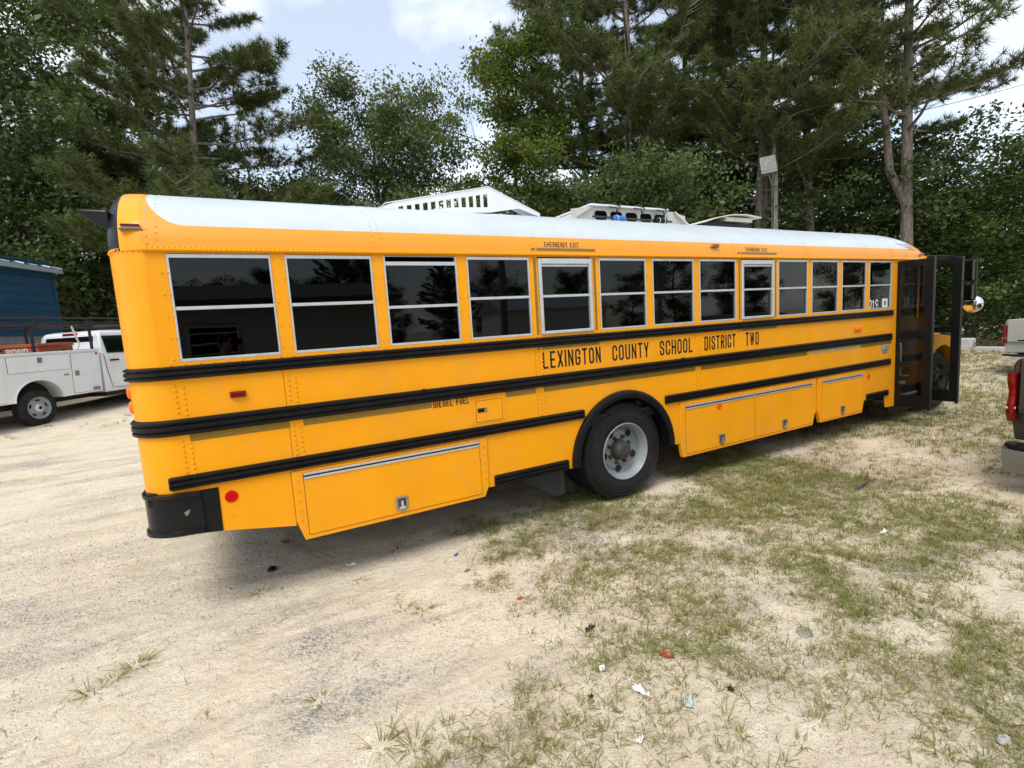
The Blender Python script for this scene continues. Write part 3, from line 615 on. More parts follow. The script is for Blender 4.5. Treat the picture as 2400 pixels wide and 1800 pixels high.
# wheels ---------------------------------------------------------------------
def tyre_prof(r, w, rim):
    g_ = [(rim - .012, w * .5 - .02), (rim + .005, w * .5 - .004), (rim + (r - rim) * .35, w * .5 + .004), (rim + (r - rim) * .7, w * .5 - .002), (r - .022, w * .5 - .022), (r - .006, w * .5 - .038)]
    t = []
    for k in range(4):
        c = w * .5 - .05 - k * (w - .1) / 4; t += [(r, c), (r, c - (w - .1) / 4 + .012), (r - .012, c - (w - .1) / 4 + .010), (r - .012, c - (w - .1) / 4 + .003)]
    a = g_ + t + [(p, -q) for p, q in reversed(g_)]
    return [(p, -q) for p, q in a]
def bus_wheel(name, x, y, rz, r=0.52, w=0.27, dish=0.145, flip=1, rear=True, rimmat='rim_grey'):
    c = (x, y, r)
    P = lambda pr: [(a, flip * h) for a, h in pr]
    ty = obj(name, MB().lathe(P(tyre_prof(r, w, .295)), c, 'y', 64), 'tyre', BUS, smooth=40)
    yo = -w / 2
    for rr_ in (.37, .43, .465):
        obj('tyre_ridge', MB().lathe(P([(rr_ - .004, yo - .0035 + .002), (rr_, yo - .0068), (rr_ + .004, yo - .0035 + .002)]), c, 'y', 56), 'tyre', ty, smooth=60)
    obj('rim', MB().lathe(P([(.300, yo + .012), (.304, yo - .004), (.296, yo - .010), (.285, yo + .002), (.280, yo + .03), (.262, yo + .05), (.258, yo + dish - .02), (.232, yo + dish - .004), (.20, yo + dish - .03), (.165, yo + dish - .036), (.165, yo + dish)]), c, 'y', 64), rimmat, ty, smooth=40)
    dk = MB(); dk.lathe(P([(.20, yo + dish - .031), (.001, yo + dish - .033)]), c, 'y', 40); obj('wheel_disc', dk, rimmat, ty)
    for k in range(5 if rear else 5):
        t = R(rz + 72 * k); hc = (x + .205 * math.cos(t), y + flip * (yo + dish - .0345), r + .205 * math.sin(t)); obj('hand_hole', MB().lathe(P([(.0001, -.001), (.038, -.001), (.041, .001)]), hc, 'y', 20), 'black_matte', ty)
    for k in range(8):
        t = R(rz + 20 + 45 * k); hc = (x + .142 * math.cos(t), y + flip * (yo + dish - .034), r + .142 * math.sin(t)); obj('lug_nut', MB().lathe(P([(.022, .0), (.020, -.022), (.012, -.024), (.011, -.045), (.0001, -.047)]), hc, 'y', 6), 'hub_rust', ty)
    obj('hub', MB().lathe(P([(.115, yo + dish - .03), (.108, yo + dish - .06), (.095, yo + dish - .10), (.088, yo + .025), (.07, yo + .01), (.03, yo + .004), (.0001, yo + .004)]), c, 'y', 24), 'hub_rust', ty, smooth=40)
    return ty
bus_wheel('wheel', 3.497, 0.185, 50); bus_wheel('wheel', 3.497, BW - 0.185, 10, flip=-1)
for y in (0.49, BW - 0.49): obj('inner_wheel', MB().lathe(tyre_prof(.52, .27, .295), (3.497, y, .52), 'y', 48), 'tyre', BUS, smooth=40)
bus_wheel('wheel', 10.55, 0.24, 30, dish=0.05, rimmat='flap'); bus_wheel('wheel', 10.55, BW - 0.24, 0, dish=0.05, flip=-1, rimmat='flap')
# underside
ch = MB(); ch.box(-0.5, 11.4, 0.78, 0.86, .62, .84); obj('chassis_rail', ch, 'black_matte', BUS)
ch = MB(); ch.box(-0.5, 11.4, BW - .86, BW - .78, .62, .84); obj('chassis_rail', ch, 'black_matte', BUS)
obj('rear_axle', MB().tube([(3.497, .3, .52), (3.497, 1.0, .52), (3.497, 1.22, .52), (3.497, 1.44, .52), (3.497, 2.14, .52)], [.07, .09, .2, .09, .07], 14), 'black_matte', BUS, smooth=50)
obj('front_axle', MB().box(10.5, 10.6, .3, 2.14, .42, .52), 'black_matte', BUS)
obj('floor_pan', MB().box(-.6, 9.7, .06, BW - .06, .86, .92), 'black_matte', BUS)
obj('drive_shaft', MB().tube([(3.6, 1.22, .55), (9.5, 1.22, .68)], .06, 10), 'black_matte', BUS)
obj('fuel_tank', MB().box(.8, 2.2, .95, 1.55, .5, .85), 'black_matte', BUS, bevel=.05)
obj('tank_box', MB().box(4.3, 7.9, .32, .9, .4, .84), 'black_matte', BUS, bevel=.03)
obj('exhaust_pipe', MB().tube([(4.2, 1.9, .5), (1.5, 1.95, .5), (-.55, 1.95, .5)], .05, 10), 'hub_rust', BUS)
# far side and interior
fs = MB(); fs.box(-.38, 8.86, BW - .03, BW, .5, ZB); fs.box(-.38, 9.7, BW - .03, BW, ZB + .69, ZB + .74); obj('far_side_wall', fs, 'yellow_paint', BUS)
for a, b in edges: obj('window_pillar', MB().box(a, b, BW - .03, BW, ZB + .0005, ZB + .6895), 'yellow_paint', BUS)
for k in range(13): obj('far_pane', MB().box(k * WP - WW / 2, k * WP + WW / 2, BW - .02, BW - .014, ZB + .001, ZB + .689), 'tinted_glass', BUS)
obj('cabin_floor', MB().box(-.6, 8.86, .06, BW - .06, .925, .95), 'dark_interior', BUS)
obj('ceiling', MB().box(-.55, 9.6, .2, BW - .2, ZB + .95, ZB + .97), 'dark_interior', BUS)
for k in range(11):
    for y0 in (0.12, 1.42):
        sb = obj('bench_seat', MB().box(k * .74 + .05, k * .74 + .15, y0, y0 + .92, .96, 2.02), 'bench_vinyl', BUS, bevel=.03); obj('bench_cushion', MB().box(k * .74 + .152, k * .74 + .55, y0, y0 + .92, 1.3, 1.42), 'bench_vinyl', sb, bevel=.03)
# front: door opening, step well, cowl, bonnet
clr(9.62, ZB + 0.80, 0.03, 'amber_lens')
obj('front_roof_cap', cap(9.15, 0.86, 1, 14, 0.16, 0.58), 'roof_paint', BUS, smooth=40)
obj('door_jamb', MB().box(8.861, 8.90, 0.0, .05, ZB - 1.512, ZB + .69), 'yellow_paint', BUS)
obj('door_post', MB().box(9.72, 9.80, 0.0, .06, ZB - 1.45, ZB + .69), 'black_paint', BUS)
sw_ = MB(); sw_.box(8.9, 9.75, .06, .10, .36, .40)
for k in range(3): sw_.box(8.9, 9.75, .08 + k * .28, .9, .36 + k * .24, .40 + k * .24); sw_.box(8.9, 9.75, .08 + k * .28, .10 + k * .28, .16 + k * .24, .36 + k * .24)
obj('step_well', sw_, 'dark_interior', BUS); obj('step_edge', MB().box(8.9, 9.75, .052, .082, .40, .425), 'aluminium', BUS)
obj('step_side', MB().box(8.87, 8.895, .06, .9, .36, 1.9), 'dark_interior', BUS)
obj('front_bulkhead', MB().box(9.75, 9.79, .07, BW - .05, .4, 1.62), 'dark_interior', BUS)
obj('grab_rail', MB().tube([(9.55, .34, 1.27), (9.55, .27, 1.26), (9.55, .225, 1.20), (9.55, .22, 1.1), (9.55, .22, .70)], .014, 8), 'aluminium', BUS)
obj('grab_bracket', MB().box(9.5, 9.6, .12, .24, .685, .70), 'aluminium', BUS); obj('kick_plate', MB().box(9.45, 9.6, .16, .38, .56, .60), 'aluminium', BUS)
obj('dash', MB().box(9.45, 9.75, .95, 2.3, 1.2, 1.6), 'dark_interior', BUS, bevel=.05)
obj('windshield', MB().add([(9.86, .12, 1.62), (9.86, BW - .12, 1.62), (9.98, BW - .2, 2.62), (9.98, .2, 2.62)], [(0, 1, 2, 3)]), 'car_glass', BUS)
wsf = MB(); wsf.box(9.80, 9.88, .04, .12, 1.4, 2.6); wsf.box(9.80, 9.88, BW - .12, BW - .04, 1.4, 2.6); obj('windshield_post', wsf, 'yellow_paint', BUS)
bn = MB(); bn.rings([[(x, y0, z0), (x, y0, z1 - .12), (x, y0 + .12, z1), (x, BW - y0 - .12, z1), (x, BW - y0, z1 - .12), (x, BW - y0, z0)] for x, y0, z0, z1 in ((9.82, .14, .95, 1.62), (10.6, .2, .95, 1.56), (11.2, .34, .9, 1.44), (11.45, .5, .85, 1.30), (11.5, .55, .8, 1.1))], True, True)
obj('bonnet', bn, 'yellow_paint', BUS, smooth=50)
for y0, y1 in ((.03, .42), (BW - .42, BW - .03)):
    fp = [(9.85, .46), (10.02, .46)] + [(10.55 + .56 * math.cos(R(t)), .52 + .60 * math.sin(R(t))) for t in range(172, 5, -11)] + [(11.12, .62), (11.16, .9), (11.06, 1.12), (10.8, 1.26), (9.95, 1.36), (9.85, 1.36)]
    obj('front_fender', MB().prism(fp, 'y', y0, y1), 'yellow_paint', BUS, bevel=.02)
obj('front_bumper', MB().box(11.5, 11.6, .42, BW - .42, .5, .82), 'black_paint', BUS, bevel=.03)
for y in (.35, BW - .35): obj('headlamp', MB().lathe([(.001, .06), (.06, .055), (.09, .03), (.1, -.05)], (11.42, y + (.3 if y < 1 else -.3), .98), 'x', 20), 'clear_lens', BUS, smooth=40)
# entrance door: two glazed leaves swung outwards
def leaf(x, y0, y1, z0, z1, th=0.045):
    """frame in the y-z plane; y0 is the free edge towards the yard"""
    m = MB(); sd, tp, md, bt = .085, .10, .09, .19; zm = ZB - .345
    m.box(x, x + th, y0, y0 + sd, z0, z1); m.box(x, x + th, y1 - .045, y1, z0, z1); m.box(x, x + th, y0 + sd, y1 - .045, z1 - tp, z1); m.box(x, x + th, y0 + sd, y1 - .045, zm - md, zm); m.box(x, x + th, y0 + sd, y1 - .045, z0, z0 + bt)
    d = obj('entrance_door', m, 'black_paint', BUS, bevel=.006)
    obj('door_pane', MB().box(x + .015, x + .021, y0 + sd, y1 - .045, zm, z1 - tp), 'door_glass', d); obj('door_pane', MB().box(x + .015, x + .021, y0 + sd, y1 - .045, z0 + bt, zm - md), 'door_glass', d)
    e = MB(); e.box(x - .012, x + th + .02, y0 - .03, y0 - .001, z0 - .02, z1 + .01); obj('door_seal', e, 'black_rubber', d, bevel=.008)
leaf(8.875, -0.43, 0.0, ZB - 1.52, ZB + .69); leaf(9.74, -0.44, 0.0, ZB - 1.52, ZB + .70)
obj('door_arm', MB().tube([(8.9, -.36, ZB + .70), (9.3, -.2, ZB + .75), (9.76, -.36, ZB + .72)], .012, 6), 'black_paint', BUS)
# mirrors
mr = obj('side_mirror', MB().box(9.95, 10.02, -.56, -.40, ZB + .33, ZB + .66), 'black_paint', BUS, bevel=.025); obj('mirror_glass', MB().box(9.944, 9.949, -.545, -.415, ZB + .35, ZB + .64), 'chrome', mr)
mr = obj('side_mirror', MB().box(9.95, 10.02, -.56, -.40, ZB + .04, ZB + .29), 'black_paint', BUS, bevel=.025); obj('mirror_glass', MB().box(9.944, 9.949, -.545, -.415, ZB + .06, ZB + .27), 'chrome', mr)
obj('mirror_arm', MB().tube([(9.95, .1, ZB + .75), (10.05, -.3, ZB + .72), (10.04, -.5, ZB + .6), (10.04, -.5, ZB + .0), (9.95, .1, ZB - .1)], .014, 6), 'black_paint', BUS)
mr = obj('cross_view_mirror', MB().sphere((11.35, -.06, ZB - .035), .145, 24, (.55, 1, 1)), 'chrome', BUS, smooth=80)
obj('mirror_arm', MB().tube([(11.4, -.05, ZB - .17), (11.4, -.02, ZB - .22), (11.3, .35, ZB - .32)], .012, 6), 'black_paint', BUS)
# roof air-conditioner, its cover gone: grey sheet-metal box with round-ended openings
acz = RZ + 0.5
ACU = obj('air_conditioner', MB().prism([(3.60, acz - .03), (3.63, ZB + 1.315), (3.90, ZB + 1.455), (3.94, ZB + 1.455), (3.68, ZB + 1.315), (3.66, acz - .03)], 'y', .97, 2.1), 'grey_panel', BUS)
def stad(x0, x1, z0, z1):
    r = min((z1 - z0) / 2, .055); out = []
    for cx, cz, a in ((x1 - r, z1 - r, 90), (x1 - r, z0 + r, 0), (x0 + r, z0 + r, -90), (x0 + r, z1 - r, -180)): out += [(cx + r * math.cos(R(a - 30 * k)), cz + r * math.sin(R(a - 30 * k))) for k in range(4)]
    return out
def face_with_holes(x0, x1, xt0, xt1, z0, z1, holes, y):
    m = MB(); xs = [x0] + [v for h in holes for v in h[:2]] + [x1]; zl, zh = holes[0][2], holes[0][3]
    m.add([(x0, y, z0), (x1, y, z0), (x1, y, zl), (x0, y, zl)], [(0, 1, 2, 3)])
    m.add([(x0, y, zh), (x1, y, zh), (xt1, y, z1), (xt0, y, z1)], [(0, 1, 2, 3)])
    for a, b in zip(xs[0::2], xs[1::2]): m.add([(a, y, zl), (b, y, zl), (b, y, zh), (a, y, zh)], [(0, 1, 2, 3)])
    for h in holes:                                       # rounded corners of each opening
        for (cx, cz, a) in ((h[1], h[3], 90), (h[1], h[2], 0), (h[0], h[2], -90), (h[0], h[3], -180)):
            r = .045; sx = -1 if cx == h[1] else 1; sz = -1 if cz == h[3] else 1; c = (cx + sx * r, cz + sz * r)
            ar = [(c[0] - sx * r * math.cos(R(90 * k / 4)), c[1] - sz * r * math.sin(R(90 * k / 4))) for k in range(5)]
            m.add([(cx, y, cz)] + [(p[0], y, p[1]) for p in ar], [(0, i, i + 1) for i in range(1, 5)])
    return m
hl = [(3.965 + k * .243, 3.965 + k * .243 + .195, ZB + 1.30, ZB + 1.41) for k in range(5)]
obj('condenser_panel', face_with_holes(3.62, 5.50, 3.92, 5.26, acz - .03, ZB + 1.455, hl, 1.0), 'grey_panel', ACU)
obj('condenser_core', MB().box(3.9, 5.3, 1.12, 2.05, acz - .03, ZB + 1.44), 'black_matte', ACU)
obj('condenser_lid', MB().box(3.88, 5.15, .955, 2.1, ZB + 1.456, ZB + 1.478), 'white_paint', ACU, bevel=.004)
obj('end_panel', MB().prism([(5.27, ZB + 1.45), (5.29, ZB + 1.45), (5.53, ZB + 1.30), (5.51, ZB + 1.29)], 'y', .96, 2.1), 'cream_plastic', ACU)
obj('drier_bottle', MB().tube([(4.20, .93, ZB + 1.315), (4.21, .93, ZB + 1.315), (4.37, .93, ZB + 1.315), (4.38, .93, ZB + 1.315)], [.02, .034, .034, .02], 14), 'blue_plastic', ACU, smooth=40)
obj('drier_bottle', MB().tube([(4.87, .93, ZB + 1.315), (4.88, .93, ZB + 1.315), (5.06, .93, ZB + 1.315), (5.07, .93, ZB + 1.315)], [.02, .038, .038, .02], 14), 'black_rubber', ACU, smooth=40)
for x in (4.93, 5.02, 4.24): obj('clamp', MB().tube([(x, .93, ZB + 1.315), (x + .012, .93, ZB + 1.315)], .041, 14), 'aluminium', ACU)
obj('coolant_pipe', MB().tube([(3.9, .95, ZB + 1.325), (5.2, .95, ZB + 1.315)], .012, 6), 'hub_rust', ACU)
random.seed(4)
for x in (4.22, 4.62, 5.0): obj('cable', MB().tube([(x - .08, .94, ZB + 1.45), (x, .9, ZB + 1.44 - random.random() * .03), (x + .03, .92, ZB + 1.38), (x + .1, .94, ZB + 1.46), (x + .02, .95, ZB + 1.50), (x - .05, 1.0, ZB + 1.48)], .008, 5), 'letter_black', ACU)
# roof hatch, tilted open towards the front
hm = MB(); hm.rings([[(x, .75, z), (x, 1.6, z), (x, 1.6, z + .012), (x, .75, z + .012)] for x, z in ((5.60, ZB + 1.29), (5.85, ZB + 1.355), (6.15, ZB + 1.405), (6.45, ZB + 1.415), (6.75, ZB + 1.39))], True, True)
ht = obj('roof_hatch', hm, 'cream_plastic', BUS, smooth=60); obj('hatch_vent', MB().box(6.06, 6.62, .8, 1.5, ZB + 1.33, ZB + 1.392), 'cream_plastic', ht, bevel=.01); obj('hatch_kerb', MB().box(5.62, 6.6, .8, 1.55, RZ + .46, ZB + 1.30), 'black_paint', ht)
ORG = Vector((0, 0, 0))

# loose louvred cover lying askew on the roof beside the air-conditioner
CV = thing('air_conditioner_cover', 'white slotted air conditioner cover lying askew on the bus roof', 'cover', (1.4, 1.0, RZ + .54))
ORG = Vector((1.4, 1.0, RZ + .54))
def cover_side(y, pts_low, mat):
    m = MB(); low = lambda x: ZB + 1.245 + .058 * (x - 1.35) if y < 1.5 else ZB + 1.24
    topz = lambda x: ZB + 1.352 + .2083 * (x - 1.434)
    sl = [(1.56 + k * .0845, 1.56 + k * .0845 + .050) for k in range(12)]
    xs = [1.37] + [v for s_ in sl for v in s_] + [2.56]
    f0 = lambda x: low(x) + .055 * min(1, max(0, (x - 1.6) / .5)); f1 = lambda x: max(f0(x) + .004, topz(x) - .055 - .02 * max(0, (x - 1.5)))
    for i in range(len(xs) - 1):
        a, b = xs[i], xs[i + 1]; ta = topz(a) if a > 1.43 else ZB + 1.30
        if i % 2 == 0: m.add([(a, y, low(a)), (b, y, low(b)), (b, y, topz(b)), (a, y, ta)], [(0, 1, 2, 3)])
        else:
            m.add([(a, y, low(a)), (b, y, low(b)), (b, y, f0(b)), (a, y, f0(a))], [(0, 1, 2, 3)]); m.add([(a, y, f1(a)), (b, y, f1(b)), (b, y, topz(b)), (a, y, topz(a))], [(0, 1, 2, 3)])
    a = 2.56
    m.add([(a, y, low(a)), (2.92, y, low(2.92) + .04), (3.19, y, ZB + 1.30), (3.19, y, ZB + 1.335), (a, y, topz(a))], [(0, 1, 2, 3, 4)])
    return m
cs = obj('cover_side', cover_side(1.0, None, None), 'white_paint', CV)
md = cs.modifiers.new('thick', 'SOLIDIFY'); md.thickness = 0.006
for a_, b_ in ((1.45, 1.50), (1.95, 2.0), (2.3, 2.34), (2.7, 2.95)): obj('cover_strut', MB().box(a_, b_, 1.98, 2.0, RZ + .52, ZB + 1.27 + .2083 * (min(a_, 2.5) - 1.434)), 'cream_plastic', CV)
tz = lambda x: ZB + 1.352 + .2083 * (x - 1.434)
tp_ = MB(); tp_.rings([[(x, .995, z), (x, 1.25, z + .002), (x, 1.25, z - .006), (x, .995, z - .008)] for x, z in ((1.37, ZB + 1.303), (1.434, ZB + 1.354), (2.56, tz(2.56)), (3.19, ZB + 1.337))], True, True)
obj('cover_top', tp_, 'white_paint', CV)
ORG = Vector((0, 0, 0))

# ================================================================ WHITE SERVICE TRUCK (left, behind the bus)
TA = math.atan2(0.7946, 0.6071)
TL_ = (-3.8998, 10.4934, 0.365)
TR = thing('service_truck', 'white service pickup with utility compartments and ladder rack behind the bus', 'truck', TL_, TA)
# local axes: x forward, y towards the far (driver's) side, z up; near side at y = 0
def lp(pts, y0, y1): return MB().prism(pts, 'y', y0, y1)
def small_wheel(parent, x, y, r=0.395, w=0.25, flip=1, spokes=True, rimmat='rim_grey'):
    c = (x, y, r); P = lambda pr: [(a, flip * h) for a, h in pr]; k = r / .52
    ty = obj('wheel', MB().lathe(P(tyre_prof(r, w, .235)), c, 'y', 48), 'tyre', parent, smooth=40); yo = -w / 2
    obj('rim', MB().lathe(P([(.238, yo + .01), (.240, yo - .004), (.228, yo + .002), (.215, yo + .03), (.20, yo + .04), (.12, yo + .02), (.0001, yo + .02)]), c, 'y', 48), rimmat, ty, smooth=35)
    for i in range(5):
        t = R(18 + 72 * i); u = Vector((math.cos(t), 0, math.sin(t))); v = Vector((-math.sin(t), 0, math.cos(t)))
        cc = Vector((x, y + flip * (yo + .026), r)) + u * .165; mb = MB(); ring_ = [tuple(cc + u * .022 * math.cos(2 * math.pi * q / 14) + v * .05 * math.sin(2 * math.pi * q / 14)) for q in range(14)]
        mb.add(ring_, [tuple(range(14))]); obj('rim_hole', mb, 'black_matte', ty)
    obj('hub_cap', MB().lathe(P([(.095, yo + .02), (.09, yo + .0), (.06, yo - .02), (.0001, yo - .022)]), c, 'y', 24), 'aluminium', ty, smooth=40)
    obj('hub_badge', MB().lathe(P([(.036, yo - .0215), (.034, yo - .026), (.0001, yo - .027)]), c, 'y', 20), 'black_paint', ty)
    return ty
Wd = 1.98
sk = MB(); arch_ = [(.04 + .49 * math.cos(R(t)), .56 + .43 * math.sin(R(t))) for t in np.linspace(180, 0, 15)]
body_poly = [(-1.25, .56)] + arch_ + [(1.47, .57), (1.52, 1.56), (-1.25, 1.56)]
for y0, y1 in ((0.0, .42), (Wd - .42, Wd)):
    sb = obj('service_body', lp(body_poly, y0, y1), 'car_white', TR, bevel=.008)
    yy = y0 if y0 == 0 else y1
    s_ = -1 if y0 == 0 else 1
    for pts in ([(-1.2, .59), (-.60, .59), (-.54, 1.53), (-1.2, 1.53)], [(-.50, 1.175), (.755, 1.175), (.785, 1.53), (-.50, 1.53)], [(.775, .60), (1.43, .60), (1.46, 1.53), (.815, 1.53)]):
        a, b = sorted((yy, yy + s_ * .004)); obj('door_gap', lp(pts, a, b), 'letter_black', sb)
        ins = [(p[0] + (.006 if p[0] == min(q[0] for q in pts[:]) or p is pts[0] or p is pts[3] else -.006), p[1] + (.006 if p[1] < 1.3 and p is not pts[2] and p is not pts[3] else -.006)) for p in pts]
        a, b = sorted((yy + s_ * .002, yy + s_ * .016)); obj('compartment_door', lp(ins, a, b), 'car_white', sb, bevel=.004)
    for cx, cz in ((.135, 1.425), (.90, 1.065), (-.9, 1.06)):
        a, b = sorted((yy + s_ * .014, yy + s_ * .022)); l_ = obj('latch', MB().box(cx - .05, cx + .05, a, b, cz - .06, cz + .06), 'steel_latch', sb, bevel=.003)
    a, b = sorted((yy + s_ * .004, yy + s_ * .012)); obj('body_badge', MB().box(.61, .72, a, b, 1.04, 1.07), 'decal_grey', sb)
    obj('maker_plate', MB().box(1.22, 1.40, yy + s_ * .018 - .002, yy + s_ * .018 + .002, .62, .70), 'decal_grey', sb)
    obj('reflector', MB().lathe([(.001, s_ * .024), (.03, s_ * .022), (.032, s_ * .01)], (1.42, yy, 1.49), 'y', 16), 'red_disc', sb)
    lipm = MB(); rg = []
    for t in np.linspace(180, 0, 21): rg.append([(.04 + r_ * math.cos(R(t)), yy + s_ * d_, .56 + r_ * .9 * math.sin(R(t))) for r_, d_ in ((.515, .0), (.51, .02), (.485, .025), (.478, .0))])
    lipm.rings(rg, True, True); obj('arch_lip', lipm, 'car_white', sb, smooth=40)
    obj('bed_rail', MB().box(-1.25, 1.53, y0 - .012, y1 + .012, 1.561, 1.602), 'car_white', TR, bevel=.008)
    obj('rail_mat', MB().box(-1.24, 1.52, y0, y1, 1.603, 1.61), 'black_rubber', TR)
obj('bed_floor', MB().box(-1.25, 1.5, .42, Wd - .42, .85, .90), 'bumper_grey', TR); obj('bed_front', MB().box(1.5, 1.54, .1, Wd - .1, .7, 1.6), 'car_white', TR)
obj('tailgate', MB().box(-1.30, -1.252, .42, Wd - .42, .8, 1.5), 'car_white', TR, bevel=.01); obj('rear_bumper', MB().box(-1.5, -1.3, .05, Wd - .05, .5, .68), 'black_paint', TR, bevel=.02)
# cab: lower body and tapered glasshouse
cb = MB(); cb.rings([[(x0, y0, z), (x1, y0, z), (x1, Wd - y0, z), (x0, Wd - y0, z)] for z, x0, x1, y0 in ((.50, 1.58, 3.9, .06), (.62, 1.57, 3.9, .02), (1.1, 1.56, 3.9, .0), (1.46, 1.58, 3.88, .02))], True, True)
obj('cab', cb, 'car_white', TR, smooth=30, bevel=.02)
gh = MB(); gh.rings([[(x0, y0, z), (x1, y0, z), (x1, Wd - y0, z), (x0, Wd - y0, z)] for z, x0, x1, y0 in ((1.455, 1.59, 3.85, .03), (1.95, 1.70, 3.25, .14), (2.03, 1.76, 3.12, .19), (2.065, 1.9, 2.95, .3))], True, True)
obj('cab_top', gh, 'car_white', TR, smooth=35, bevel=.03)
obj('rear_window', MB().add([(1.605, .24, 1.49), (1.605, Wd - .24, 1.49), (1.69, Wd - .30, 1.92), (1.69, .30, 1.92)], [(0, 1, 2, 3)]), 'car_glass', TR)
for y, yt in ((.02, .125), (Wd - .02, Wd - .125)):
    for a, b, at_, bt_ in ((1.74, 2.36, 1.74, 2.30), (2.46, 3.35, 2.42, 3.05)): obj('side_window', MB().add([(a, y + .004 * (1 if y > 1 else -1), 1.48), (b, y + .004 * (1 if y > 1 else -1), 1.48), (bt_, yt + .004 * (1 if y > 1 else -1), 1.92), (at_, yt + .004 * (1 if y > 1 else -1), 1.92)], [(0, 1, 2, 3)]), 'car_glass', TR)
obj('windscreen', MB().add([(3.80, .2, 1.5), (3.80, Wd - .2, 1.5), (3.22, Wd - .26, 1.97), (3.22, .26, 1.97)], [(0, 1, 2, 3)]), 'car_glass', TR)
obj('brake_lamp', MB().box(1.70, 1.76, .78, 1.20, 1.955, 2.02), 'red_lens', TR, bevel=.012)
dg = MB(); dg.tube([(1.62, -.006, 1.47), (1.66, -.006, 1.1), (1.74, -.006, .62), (2.3, -.006, .58)], .006, 4); dg.tube([(2.42, -.006, .6), (2.42, -.006, 1.48)], .006, 4); obj('door_seam', dg, 'letter_black', TR)
obj('door_handle', MB().box(1.76, 2.0, -.035, -.004, 1.28, 1.32), 'black_paint', TR, bevel=.01)
obj('rocker', MB().box(1.56, 3.9, .03, Wd - .03, .42, .52), 'black_matte', TR)
bn = MB(); bn.rings([[(x, .03, .5), (x, .03, z - .1), (x, .2, z), (x, Wd - .2, z), (x, Wd - .03, z - .1), (x, Wd - .03, .5)] for x, z in ((3.86, 1.46), (4.6, 1.40), (5.0, 1.30), (5.08, 1.1))], True, True); obj('bonnet', bn, 'car_white', TR, smooth=40)
for x in (0.0, 3.9 + .55):
    small_wheel(TR, x, .14); small_wheel(TR, x, Wd - .14, flip=-1)
obj('chassis', MB().box(-1.3, 4.9, .5, 1.5, .42, .62), 'black_matte', TR); obj('inner_arch', MB().box(-.5, .6, .36, .42, .4, 1.2), 'black_matte', TR)
# ladder rack
for y in (.07, Wd - .07):
    for x in (.13, 1.42): obj('rack_post', MB().box(x - .02, x + .02, y - .025, y + .025, 1.611, 2.17), 'rack_steel', TR); obj('rack_gusset', MB().prism([(x + .02, 2.17), (x + .14, 2.17), (x + .02, 2.05)], 'y', y - .006, y + .006), 'rack_steel', TR)
    obj('rack_post', MB().box(-1.15, -1.09, y - .03, y + .03, 1.611, 2.17), 'rack_steel', TR)
    obj('rack_rail', MB().tube([(-1.3, y, 2.19), (4.2, y, 2.19)], .022, 8), 'rack_steel', TR, smooth=40); obj('rack_rail', MB().tube([(-1.3, y, 2.35), (4.2, y, 2.35)], .016, 8), 'rack_steel', TR, smooth=40)
    for x in (-.9, .2, 1.4, 2.6, 3.6): obj('rack_upright', MB().tube([(x, y, 2.19), (x, y, 2.35)], .012, 6), 'rack_steel', TR)
for x in (-1.1, .1, 1.45, 2.7, 3.9): obj('rack_crossbar', MB().tube([(x, .07, 2.2), (x, Wd - .07, 2.2)], .024, 8), 'rack_steel', TR, smooth=40)
obj('tie_strap', MB().tube([(1.0, .06, 2.16), (1.05, .05, 1.95), (1.12, .06, 1.75), (1.08, .08, 1.62)], .022, 6), 'cream_plastic', TR)
# orange job box standing across the truck bed
JB = thing('job_box', 'orange steel job box standing across the bed of the white truck', 'tool box', TL_, TA)
obj('box_body', MB().box(.50, 1.28, .44, 1.54, .905, 1.72), 'box_orange', JB, bevel=.008); obj('box_lid', MB().box(.48, 1.30, .42, 1.56, 1.724, 1.80), 'box_orange', JB, bevel=.01)
for y in (.55, 1.43): obj('lid_catch', MB().box(.468, .482, y - .03, y + .03, 1.66, 1.70), 'black_paint', JB)
obj('lid_catch', MB().box(1.0, 1.06, .405, .42, 1.60, 1.64), 'black_paint', JB)
lettering('RIDGID', 0.0, .60, 1.57, 1.70, lambda x, z: (.4978, 1.32 - x, z), JB, 'litter_white', sw=.2, gap=.18)

